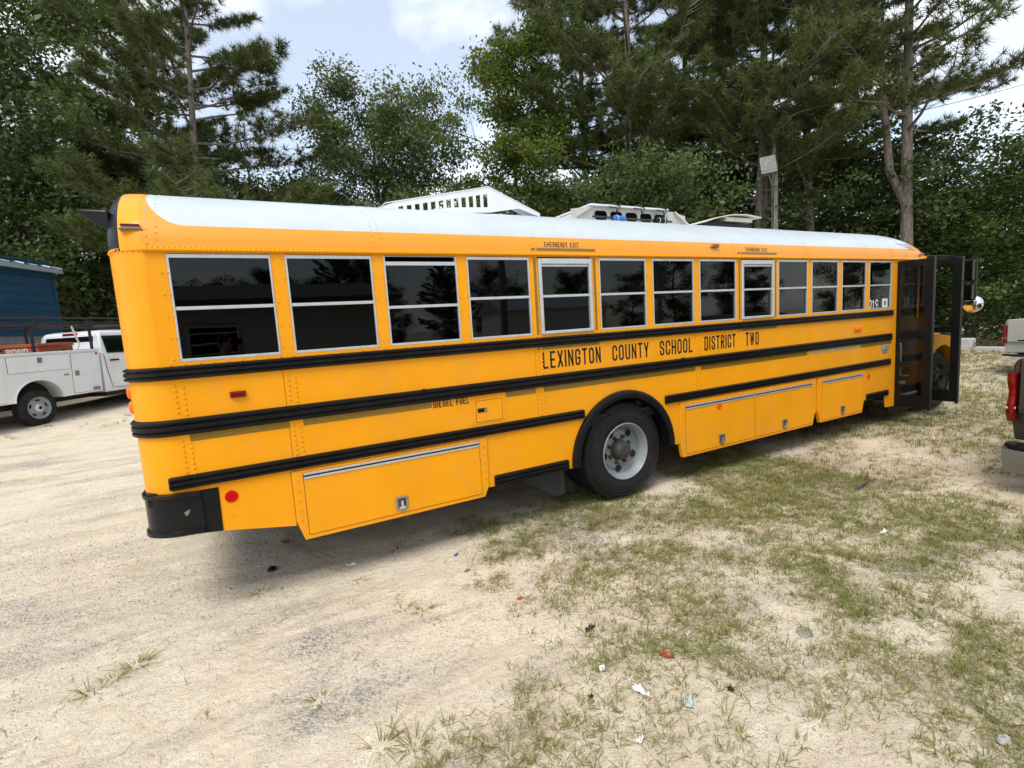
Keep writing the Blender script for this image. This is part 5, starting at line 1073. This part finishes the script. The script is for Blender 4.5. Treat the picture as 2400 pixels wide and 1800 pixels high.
def leaves_np(C, size, r, up=.5, asp=.55):
    """rhombic folded leaves at centres C"""
    n = len(C); nr = unit(r.randn(n, 3) + np.array([0, 0, up])); t = unit(np.cross(nr, r.randn(n, 3))); b = np.cross(nr, t); L = (size * np.exp(r.randn(n) * .25))[:, None]
    p0 = C - t * L * .5; p2 = C + t * L * .5; w = b * L * asp * .5; dz = nr * L * .12
    V = np.stack([p0, C + w + dz, p2, C - w + dz], 1).reshape(-1, 3); i = (np.arange(n) * 4)[:, None]
    return V, i + np.array([[0, 1, 2, 3]])
def decid(seed, H, cr, z0, nclump, nleaf, size, matn, spread=.55, trunk_r=.16, stems=1, shape=1.0):
    r = np.random.RandomState(seed); tm = MB(); C = []
    lean = r.randn(2) * .25
    for s_ in range(stems):
        o = r.randn(2) * .25 * (stems > 1); top = np.array([lean[0] * 2 + o[0] * 3, lean[1] * 2 + o[1] * 3, H * .9]); pts = [np.array([o[0], o[1], -.3])]
        for k in range(1, 6): f = k / 5; pts.append(np.array([o[0], o[1], 0]) * (1 - f) + top * f + np.append(r.randn(2) * .12, 0))
        tubes_np(tm, pts, np.linspace(trunk_r, .03, 6), 8)
    def axis_at(z): f = np.clip(z / (H * .9), 0, 1); return np.array([lean[0] * 2 * f, lean[1] * 2 * f, z])
    nl = 26
    ends = []
    for k in range(nl):
        f = (k + r.rand()) / nl; zb = z0 * .7 + (H * .86 - z0 * .7) * f; az = k * 2.4 + r.randn() * .4
        zz_ = (zb - z0) / (H - z0); prof = max(.25, np.sin(np.pi * np.clip(.18 + .78 * zz_, 0, 1)) ** .7) * cr * shape; L = prof * (.65 + .5 * r.rand()); rise = .25 + .5 * f
        p0 = axis_at(zb); p1 = p0 + np.array([np.cos(az) * L, np.sin(az) * L, L * rise]); mid = (p0 + p1) / 2 + np.array([0, 0, .08 * L]) + r.randn(3) * .1
        tubes_np(tm, [p0, mid, p1], [trunk_r * .42 * (1 - f * .6), trunk_r * .25 * (1 - f * .5), .012], 5); ends.append((p0, mid, p1, L))
    per = max(1, nclump // nl)
    for (p0, mid, p1, L) in ends:
        for k in range(per):
            f = .35 + .7 * r.rand(); c = p0 * (1 - f) + p1 * f + r.randn(3) * np.array([.28, .28, .22]) * L * .55; C.append(c)
            if r.rand() < .3: tubes_np(tm, [p0 * .5 + p1 * .5, c], [.02, .006], 3)
    C = np.array(C); C = C[C[:, 2] > .3]; w = r.rand(len(C)) ** .7 + .3; idx = r.choice(len(C), nleaf, p=w / w.sum()); sg = spread * (.55 + .7 * r.rand(len(C)))[idx]
    P_ = C[idx] + np.clip(r.randn(nleaf, 3), -1.75, 1.75) * sg[:, None] * np.array([1, 1, .62]); P_ = P_[P_[:, 2] > .15]
    LV, LF = leaves_np(P_, size, r)
    return mesh('trunk', tm, False), np_mesh('crown', LV, LF), matn
def pine(seed, H, z0, cr, nlimb, ntuft, nneedle, nl_len, trunk_r=.2, fork=False, wid=.011):
    r = np.random.RandomState(seed); tm = MB(); bend = r.randn(2) * .35
    ax = lambda z: np.array([bend[0] * np.sin(z / H * 2.6), bend[1] * np.sin(z / H * 2.1), z])
    tubes_np(tm, [ax(z) if z > 0 else np.array([0, 0, -.3]) for z in np.linspace(0, H, 10)], trunk_r * np.linspace(1, .16, 10), 10)
    if fork:
        p = ax(z0 * .72); tubes_np(tm, [p, p + np.array([.5, .2, 1.4]), p + np.array([.7, .5, 4.5]), p + np.array([.8, .4, 8])], [trunk_r * .7, trunk_r * .6, trunk_r * .45, .04], 8)
    T, D = [], []
    for k in range(nlimb):
        f = (k + r.rand() * .8) / nlimb; zb = z0 + (H - z0) * f ** .92; az = k * 2.4 + r.randn() * .5; L = cr * (1 - .72 * f ** 1.4) * (.55 + .6 * r.rand()) * (.75 + .25 * min(1, f * 6)); rise = -.05 + .65 * f + r.randn() * .10
        d = np.array([np.cos(az), np.sin(az), 0]); p0 = ax(zb); pts = []
        for t in np.linspace(0, 1, 5): pts.append(p0 + d * L * t + np.array([0, 0, L * (rise * t + .22 * t * t)]) + (r.randn(3) * .05 * L * t if t > 0 else 0))
        tubes_np(tm, pts, np.linspace(.055 * (1 - .6 * f) + .012, .008, 5), 5); pts = np.array(pts)
        nb = max(3, int(ntuft / nlimb * L / cr * 1.5))
        for q in range(nb):
            t = .28 + .74 * r.rand() ** .8; i = min(3, int(min(t, .999) * 4)); u = min(t, 1.0) * 4 - i; b = pts[i] * (1 - u) + pts[i + 1] * u; sd = np.array([-d[1], d[0], 0]) * r.choice([-1, 1]); dl = (.18 + .52 * r.rand()) * L * .38 * (1.15 - .5 * t)
            e = b + (sd * .8 + d * .55 + np.array([0, 0, .25 + .4 * r.rand()])) * dl + r.randn(3) * .06
            if q % 2 == 0: tubes_np(tm, [b, (b + e) / 2 + np.array([0, 0, -.03]), e], [.012, .009, .005], 3)
            T.append(e); D.append(e - b)
            if r.rand() < .55: T.append(b * .45 + e * .55 + r.randn(3) * .05); D.append(e - b + r.randn(3) * .2)
    T = np.array(T); D = unit(unit(np.array(D)) + np.array([0, 0, .35])); n = len(T) * nneedle; idx = np.repeat(np.arange(len(T)), nneedle)
    dr = unit(D[idx] * .55 + r.randn(n, 3) * .62); Ln = nl_len * (.75 + .5 * r.rand(n)); base = T[idx] + dr * (Ln * .05)[:, None]; tip = base + dr * Ln[:, None] + np.array([0, 0, -.10]) * (Ln * .5)[:, None]
    s_ = unit(np.cross(dr, r.randn(n, 3))) * wid
    V = np.stack([base + s_, base - s_, tip], 1).reshape(-1, 3); F = (np.arange(n) * 3)[:, None] + np.array([[0, 1, 2]])
    return mesh('trunk', tm, False), np_mesh('crown', V, F), 'pine_needle'
def plant(kind, label, name, loc, rotz, scale, barkn, cat='tree', group=None, lean=(0, 0)):
    tme, cme, mt = kind; root = thing(name, label, cat, (loc[0], loc[1], gz(loc[0], loc[1])), rotz, group); root.scale = scale if isinstance(scale, tuple) else (scale,) * 3; root.rotation_euler = (lean[0], lean[1], rotz)
    link('trunk', tme, barkn, root); link('crown', cme, mt, root); return root
for me_ in (): pass
PA = pine(21, 19, 3.2, 5.0, 64, 3900, 26, .30, .20, wid=.013); PB = pine(22, 23, 6.5, 5.0, 64, 3900, 26, .30, .22, wid=.013); PC = pine(23, 24, 8.0, 5.8, 64, 4200, 26, .30, .24, True, wid=.013)
DA = decid(31, 15, 4.6, 2.2, 560, 46000, .15, 'leaf_dark', .46); DB = decid(32, 14.5, 4.3, 1.5, 680, 74000, .16, 'leaf_mid', .46); DC = decid(33, 15.5, 3.4, 2.0, 460, 44000, .16, 'leaf_light', .40, shape=.95); DD = decid(34, 9, 3.8, .8, 420, 40000, .155, 'leaf_dark', .46, .1, 3); DE = decid(35, 6, 3.0, .3, 180, 16000, .18, 'leaf_mid', .55, .07, 4)
DG = decid(37, 13, 4.4, 1.5, 340, 22000, .20, 'leaf_dark', .55)
DF = decid(36, 10, 4.2, .6, 330, 25000, .17, 'leaf_bright', .46, .12, 3)
def at(px_, depth):
    """ground position below picture column px_ at a given depth"""
    k = (px_ - 1200) / 1170.6; rr_ = Vector((_r.x, _r.y)) ; ff = Vector((_f.x, _f.y)); p_ = Vector((CAM.x, CAM.y)) + (ff + rr_ * k) * depth; return (p_.x, p_.y)
G1 = 'tall pines behind the bus'; G2 = 'broadleaf trees of the wood'
plant(PA, 'bushy dark pine with clumped needles behind the rear of the bus', 'pine_tree', at(490, 21), 2.7, (1.08, 1.08, .98), 'pine_bark', group=G1, lean=(0, R(-4)))
plant(PA, 'second bushy pine close behind the one at the rear of the bus', 'pine_tree', at(420, 24), 5.3, (1.0, 1.0, 1.02), 'pine_bark', group=G1)
plant(DA, 'big dark broadleaf tree rising over the blue building', 'broadleaf_tree', at(120, 20), .3, (1.15, 1.15, 1.12), 'grey_bark', group=G2)
plant(DA, 'dark broadleaf tree cut by the left picture edge', 'broadleaf_tree', at(-150, 19), 2.2, (1.0, 1.0, 1.15), 'grey_bark', group=G2)
plant(PB, 'pine at the top left corner with sky between its boughs', 'pine_tree', at(20, 25), 4.0, 1.0, 'pine_bark', group=G1)
plant(DD, 'low dark broadleaf tree between the building and the bushy pine', 'broadleaf_tree', at(300, 23), 1.2, (1.1, 1.1, 1.0), 'grey_bark', group=G2)
plant(DD, 'low leafy tree under the open sky left of centre', 'broadleaf_tree', at(680, 24), 3.0, (1.0, 1.0, .92), 'grey_bark', group=G2)
plant(DB, 'round topped grey green tree in the middle of the skyline', 'broadleaf_tree', at(945, 25), 0.4, (.88, .88, .87), 'grey_bark', group=G2)
plant(DD, 'low leafy tree below the round topped tree', 'broadleaf_tree', at(1080, 22), 5.2, (.9, .9, .78), 'grey_bark', group=G2)
plant(PB, 'straight pine leaning against the twin trunked one', 'pine_tree', at(1766, 21.0), 2.4, (.8, .8, .85), 'pine_bark', group=G1, lean=(0, R(-2.5)))
plant(PB, 'dense tall pine between the middle pine and the wooden pole', 'pine_tree', at(1630, 26), 5.1, (1.05, 1.05, 1.05), 'pine_bark', group=G1)
plant(DC, 'yellow green broadleaf tree between the round tree and the pines', 'broadleaf_tree', at(1215, 23), 1.5, (.95, .95, .94), 'grey_bark', group=G2)
plant(PB, 'tall pine behind the grey roof unit', 'pine_tree', at(1470, 24), .8, (1.08, 1.08, 1.0), 'pine_bark', group=G1)
plant(PB, 'tall pine whose boughs overtop the yellow green tree', 'pine_tree', at(1400, 28), 2.9, (1.0, 1.0, 1.05), 'pine_bark', group=G1)
plant(PC, 'twin trunked pine beside the wooden pole', 'pine_tree', at(1782, 21.5), 5.9, (.95, .95, .92), 'pine_bark', group=G1)
plant(PB, 'slender straight pine right of the wooden pole', 'pine_tree', at(1908, 21.5), 3.6, (.95, .95, 1.05), 'pine_bark', group=G1)
plant(PC, 'spreading forked pine near the right edge', 'pine_tree', at(2122, 19.6), 1.7, (1.0, 1.0, .95), 'pine_bark', group=G1)
plant(DD, 'light green understorey tree below the tall middle pine', 'broadleaf_tree', at(1520, 21), 3.9, (.9, .9, .88), 'grey_bark', group=G2)
plant(DA, 'dark broadleaf tree filling the gap left of the wooden pole', 'broadleaf_tree', at(1640, 26), 4.4, (1.0, 1.0, .85), 'grey_bark', group=G2)
plant(DD, 'dark understorey tree right of the wooden pole', 'broadleaf_tree', at(1990, 23), .7, (1.1, 1.1, 1.0), 'grey_bark', group=G2)
plant(DF, 'dense leafy tree behind the open bus door', 'broadleaf_tree', at(2250, 22), 2.0, (.9, .9, .66), 'grey_bark', group=G2)
plant(DF, 'dense leafy tree at the right picture edge', 'broadleaf_tree', at(2430, 20), 4.6, (.9, .9, .80), 'grey_bark', group=G2)
for px_, dp, kd, sc, rz in ((-320, 30, DA, 1.2, 0), (150, 36, DG, .9, 2), (560, 35, DG, .80, 3), (780, 36, DG, .70, 4), (1080, 36, DG, .75, 5), (1350, 36, DG, .9, .5), (1560, 35, DG, 1.0, 1.6), (1790, 36, DG, 1.0, 2.7), (2020, 36, DG, .9, 3.8), (2260, 35, DG, .75, 4.9), (2520, 30, DG, .8, 5.9)):
    plant(kd, 'dark tree in the wood far behind the bus', 'broadleaf_tree', at(px_, dp), rz, (sc * 1.25, sc * 1.25, sc), 'grey_bark', group='background wood')
for px_, dp, sc, rz in ((430, 28, 1.0, 0), (860, 28, 1.0, 2), (1290, 27, 1.1, 3.3), (1480, 28, 1.2, 1.3), (1660, 22, 1.1, 4), (1850, 28, 1.3, 5), (2080, 27, 1.2, .6)):
    plant(DE, 'leafy bush under the trees behind the bus', 'bush', at(px_, dp), rz, (1.3 * sc, 1.3 * sc, .8 * sc), 'grey_bark', 'bush', 'bushes under the trees')
# bare leaning snag
sn = MB(); x_, y_ = at(690, 22); z_ = gz(x_, y_); sn.tube([(x_, y_, z_), (x_ - .3, y_, z_ + 4), (x_ - 1.0, y_ + .1, z_ + 9.3)], [.10, .07, .03], 7); sn.tube([(x_ - .5, y_, z_ + 5.8), (x_ - .1, y_, z_ + 6.8)], [.03, .01], 5); sn.tube([(x_ - .75, y_, z_ + 7.5), (x_ - 1.2, y_, z_ + 8.0)], [.025, .008], 5)
tag(obj('dead_tree', sn, 'grey_bark'), 'bare leaning dead trunk against the sky right of the bushy pine', 'tree')
# vines over the fence
r = np.random.RandomState(9); C = []; vt = MB()
for k in range(170):
    y = r.uniform(-7, 12); z = r.uniform(.1, 2.0) ; C.append((r.uniform(-.25, .35), y, z))
for k in range(60): C.append((r.uniform(-.3, .3), r.uniform(2, 12), r.uniform(1.6, 2.5)))
for k in range(90):
    y = r.uniform(-7, 12); vt.tube([(r.uniform(-.1, .1), y, 0), (-.06, y + r.uniform(-.3, .3), .9), (-.05, y + r.uniform(-.6, .6), 1.9)], [.012, .009, .005], 4)
C = np.array(C); idx = r.randint(0, len(C), 15000); P_ = C[idx] + r.randn(15000, 3) * np.array([.16, .38, .24]); P_ = P_[P_[:, 2] > .05]
VN = thing('vine_hedge', 'tangle of green and withered vines climbing the chain link fence', 'vine', (FX - .1, 0, 0)); lv, lf_ = leaves_np(P_, .12, r, .1, .8); link('vine_leaves', np_mesh('vine_leaves', lv, lf_), 'leaf_vine', VN); obj('vine_stems', vt, 'twig', VN, kind='stuff')
# trees behind the camera, mirrored in the glass
for k, (x, y, kd, sc, rz) in enumerate(((-22, -40, DG, .6, 1), (-10, -47, DG, .62, 2), (-2, -48, DG, .58, 4), (6, -48, DG, .6, 3), (14, -47, DG, .5, 5), (20, -46, DG, .6, 1.2), (28, -46, DG, .5, 2.2), (40, -40, DG, .55, 3.1), (-14, -42, DA, .62, 0), (-6, -44, DB, .5, 1), (2.5, -43, DA, .55, 2), (10, -42, DB, .62, 3), (17, -40, PA, .5, 4), (24, -44, DA, .55, 5), (32, -40, DB, .5, .4), (36, -30, DA, .7, 1.4), (46, -30, DB, .7, 2.4), (56, -26, DA, .8, 3.4), (66, -22, DA, .9, 4.4), (6, -30, PA, .40, 2))):
    plant(kd, 'tree across the yard mirrored in the bus windows', 'broadleaf_tree' if kd is not PA else 'pine_tree', (x, y), rz, sc, 'grey_bark', group='trees across the yard')

# ================================================================ LITTER
def crumple(name, label, x, y, sx, sy, h, mat, seed, rz=0.0, cat='litter'):
    sx *= .8; sy *= .8; h *= .8
    r = np.random.RandomState(seed); m = MB(); n = 6; z = gz(x, y) + .004; vs = []
    for j in range(n):
        for i in range(n): vs.append((x + ((i / (n - 1) - .5) * sx) * math.cos(rz) - ((j / (n - 1) - .5) * sy) * math.sin(rz) + r.randn() * sx * .05, y + ((i / (n - 1) - .5) * sx) * math.sin(rz) + ((j / (n - 1) - .5) * sy) * math.cos(rz) + r.randn() * sy * .05, z + abs(r.randn()) * h))
    m.add(vs, [(j * n + i, j * n + i + 1, (j + 1) * n + i + 1, (j + 1) * n + i) for j in range(n - 1) for i in range(n - 1) if not (i in (0, n - 2) and j in (0, n - 2) and r.rand() < .6)])
    o = obj(name, m, mat, smooth=50); md = o.modifiers.new('thick', 'SOLIDIFY'); md.thickness = .002; return tag(o, label, cat)
crumple('plastic_bag', 'torn white plastic bag lying on the grass near the bottom edge', 1.65, -2.13, .055, .13, .018, 'litter_white', 1, .2)
crumple('paper_scrap', 'small white paper scrap on bare sand left of the torn bag', 1.59, -1.89, .06, .04, .012, 'litter_white', 2, .5)
crumple('food_wrapper', 'greyish green crumpled wrapper right of the torn bag', 1.79, -2.31, .10, .06, .015, 'litter_grey', 3, .8)
crumple('orange_wrapper', 'small orange wrapper on the sand right of the sandy track', 1.57, -1.01, .05, .03, .008, 'litter_orange', 4, .1)
crumple('red_wrapper', 'folded red orange wrapper in the grass above the torn bag', 1.96, -2.0, .03, .10, .012, 'litter_orange', 5, .5)
crumple('rubber_piece', 'black curved rubber piece lying in the thin grass', 1.76, -1.56, .09, .045, .018, 'litter_black', 6, .3, 'debris')
crumple('black_chip', 'small square black chip below the scrap of paper', 1.42, -2.01, .035, .03, .01, 'litter_black', 7)
crumple('brown_leaf', 'brown leaf beside the small square black chip', 1.40, -2.04, .05, .025, .006, 'litter_tan', 8, 0, 'leaf')
crumple('paper_scrap', 'white crumpled scrap nearest the bottom picture edge', 1.44, -2.35, .05, .03, .012, 'litter_white', 9, .3)
crumple('black_rag', 'small black lump on bare sand right of the torn bag', 2.04, -2.36, .045, .035, .014, 'litter_black', 10, .2, 'debris')
crumple('paper_scrap', 'white paper scrap far out on the right hand grass', 3.63, -2.52, .05, .03, .01, 'litter_white', 11, .2)
crumple('paper_scrap', 'white paper scrap midway between bag and clear lid', 2.23, -1.91, .05, .03, .01, 'litter_white', 12, .6)
crumple('paper_scrap', 'white scrap on the grass below the luggage doors', 4.6, -1.86, .12, .05, .015, 'litter_white', 13, .1)
crumple('paper_wrapper', 'small white wrapper on the shaded sand below the fuel door', .67, .29, .10, .035, .012, 'litter_white', 14, .1)
crumple('blue_wrapper', 'tiny blue wrapper on the sand below the mud flap', 1.47, -.08, .06, .03, .008, 'blue_plastic', 15, .4)
crumple('dry_leaf', 'rust coloured dry leaf on pale sand below the mud flap', 1.43, -.41, .06, .035, .008, 'litter_tan', 16, .4, 'leaf')
crumple('clod', 'dark clod of earth under the rear skirt of the bus', .22, 1.1, .10, .06, .02, 'litter_tan', 17, .4, 'clod')
o_ = obj('bottle_cap', MB().lathe([(.0001, .03), (.02, .03), (.035, .018), (.038, 0)], (.08, .62, gz(.08, .62)), 'z', 16), 'litter_black', smooth=40); tag(o_, 'black plastic cap on the sand below the rear bumper', 'cap')
o_ = obj('cup_lid', MB().lathe([(.0001, .006), (.034, .006), (.038, .012), (.042, .010), (.044, .0)], (2.78, -2.29, gz(2.78, -2.29) + .01), 'z', 28), 'clear_plastic', smooth=40); tag(o_, 'round clear plastic cup lid lying in the grass', 'lid')
o_ = obj('drinking_straw', MB().tube([(-.78, .02, .012), (-.66, .06, .012)], .004, 6), 'litter_white'); tag(o_, 'white drinking straw on the bare sand beside a grass tuft', 'straw')
o_ = obj('twig', MB().tube([(2.87, -3.02, .03), (2.85, -3.10, .025), (2.83, -3.16, .02), (2.95, -3.22, .02)], .003, 5), 'twig'); tag(o_, 'thin dark twig at the bottom right corner', 'twig')
o_ = obj('stick', MB().tube([(5.45, -1.22, .03), (5.75, -1.17, .035), (6.1, -1.0, .025)], [.014, .012, .007], 6), 'twig'); tag(o_, 'grey stick lying on the ground below the luggage doors', 'stick')
o_ = obj('stone', MB().sphere((2.74, -3.18, .015), .03, 8, (1.3, .8, .6)), 'stone'); tag(o_, 'pale pebble beside the twig at the bottom right', 'stone')

# ================================================================ THE PHOTOGRAPHER (mirrored in the rear windows)
def skinned(name, mat, parent, verts, edges, sub=1, **props):
    me = bpy.data.meshes.new(name); me.from_pydata([v[0] for v in verts], edges, []); o = link(name, me, mat, parent, **props)
    o.modifiers.new('skin', 'SKIN'); sv = me.skin_vertices[0].data
    for i, v in enumerate(verts):
        r = v[1] if isinstance(v[1], tuple) else (v[1], v[1]); sv[i].radius = r; sv[i].use_root = (i == 0)
    md = o.modifiers.new('sub', 'SUBSURF'); md.levels = sub; md.render_levels = sub; me.materials.clear(); me.materials.append(MATS[mat]); return o
pf = Vector((0.40, 0.917, 0)).normalized(); pr = Vector((pf.y, -pf.x, 0)); pb = Vector((-0.15, -4.34, 0)); pg = gz(pb.x, pb.y)
PER = thing('person', 'person in a dark shirt holding a phone up, mirrored in the rear bus window', 'person', (pb.x, pb.y, pg))
def B_(f, r, z): v = pf * f + pr * r; return (v.x, v.y, z)
ph = CAM - Vector((pb.x, pb.y, pg)); ph = ph - _f * 0.05                                     # the phone sits just behind the lens
def off(f, u, r): v = ph + _f * f + _u * u + _r * r; return (v.x, v.y, v.z)
Vb, Eb = [], []
def chain(start, pts):
    prev = start
    for p, r in pts:
        Vb.append((p, r)); i = len(Vb) - 1
        if prev is not None: Eb.append((prev, i))
        prev = i
    return prev
pel = chain(None, [(B_(0, 0, .98), (.15, .11))]); che = chain(pel, [(B_(.0, 0, 1.18), (.14, .10)), (B_(.01, 0, 1.38), (.17, .115))]); nk = chain(che, [(B_(.02, 0, 1.52), (.075, .07)), (B_(.04, 0, 1.60), (.06, .06)), (B_(.06, 0, 1.68), (.08, .095)), (B_(.065, 0, 1.78), (.075, .09))])
for s in (-1, 1):
    kn = chain(pel, [(B_(.0, s * .10, .88), .095), (B_(.02, s * .12, .50), .062), (B_(-.02, s * .13, .10), .042), (B_(.10, s * .15, .04), .038)])
    palm = off(-.035, -.02, s * .075); el = B_(.16, s * .27, 1.22)
    wr = Vector(palm) + Vector(B_(-.05, s * .03, -.08)); w = chain(che, [(B_(.0, s * .19, 1.42), .062), (el, .045), (tuple(wr), .030), (palm, (.034, .018))])
    for k in range(4): chain(w, [(off(-.02, .03 - .022 * k, s * .088), .009), (off(-.008 - .002 * k, .034 - .024 * k, s * .066), .008), (off(-.012, .032 - .024 * k, s * .05), .0075)])
    chain(w, [(off(-.05, -.035, s * .06), .011), (off(-.045, .0, s * .045), .010)])
skinned('body', 'skin', PER, Vb, Eb, 2)
skinned('shirt', 'shirt', PER, [(B_(0, 0, .96), (.175, .13)), (B_(0, 0, 1.18), (.165, .125)), (B_(.01, 0, 1.38), (.19, .135)), (B_(.015, 0, 1.47), (.12, .10)), (B_(.0, -.20, 1.42), .08), (B_(.09, -.245, 1.30), .066), (B_(.0, .20, 1.42), .08), (B_(.09, .245, 1.30), .066)], [(0, 1), (1, 2), (2, 3), (2, 4), (4, 5), (2, 6), (6, 7)], 2)
skinned('trousers', 'jeans', PER, [(B_(0, 0, .97), (.165, .125)), (B_(0, -.10, .86), .11), (B_(.02, -.12, .50), .08), (B_(-.02, -.13, .08), .062), (B_(0, .10, .86), .11), (B_(.02, .12, .50), .08), (B_(-.02, .13, .08), .062)], [(0, 1), (1, 2), (2, 3), (0, 4), (4, 5), (5, 6)], 2)
hc = B_(.055, 0, 1.745); hm = MB(); hm.sphere((hc[0], hc[1], hc[2] + .03), .1, 16, (1.0, 1.02, .98)); hm.v = [v if (Vector(v) - Vector(hc)).dot(pf) < .055 or v[2] > hc[2] + .075 else tuple(Vector(v) - pf * .06) for v in hm.v]; obj('hair', hm, 'hair', PER, smooth=60)
for s in (-1, 1): obj('eye', MB().sphere(B_(.15, s * .032, 1.735), .012, 8), 'sticker', PER); obj('ear', MB().sphere(B_(.055, s * .088, 1.72), .028, 8, (.6, .6, 1.1)), 'skin', PER, smooth=60); obj('shoe', MB().sphere(B_(.06, s * .14, .045), .06, 12, (1.5, 2.0, .8)), 'black_paint', PER, smooth=60); obj('lens', MB().sphere(B_(.09, s * .04, 1.845), .03, 10, (1, .5, .7)), 'black_paint', PER, smooth=60)
obj('nose', MB().sphere(B_(.165, 0, 1.70), .018, 8, (.8, .9, 1.3)), 'skin', PER, smooth=60); obj('mouth', MB().sphere(B_(.150, 0, 1.652), .02, 8, (1.1, .5, .3)), 'litter_orange', PER, smooth=60)
# phone
PH = bpy.data.objects.new('phone', None)
m_ = MB(); c0 = CAM - _f * 0.045
def q_(r, u, f): v = c0 + _r * r + _u * u + _f * f; return (v.x, v.y, v.z)
m_.add([q_(a, b, f) for f in (-.004, .004) for a, b in ((-.075, -.036), (.075, -.036), (.075, .036), (-.075, .036))], [(3, 2, 1, 0), (4, 5, 6, 7), (0, 1, 5, 4), (1, 2, 6, 5), (2, 3, 7, 6), (3, 0, 4, 7)])
bpy.data.objects.remove(PH); tag(obj('phone', m_, 'black_paint', bevel=.003), 'black phone held up by the mirrored person', 'phone')
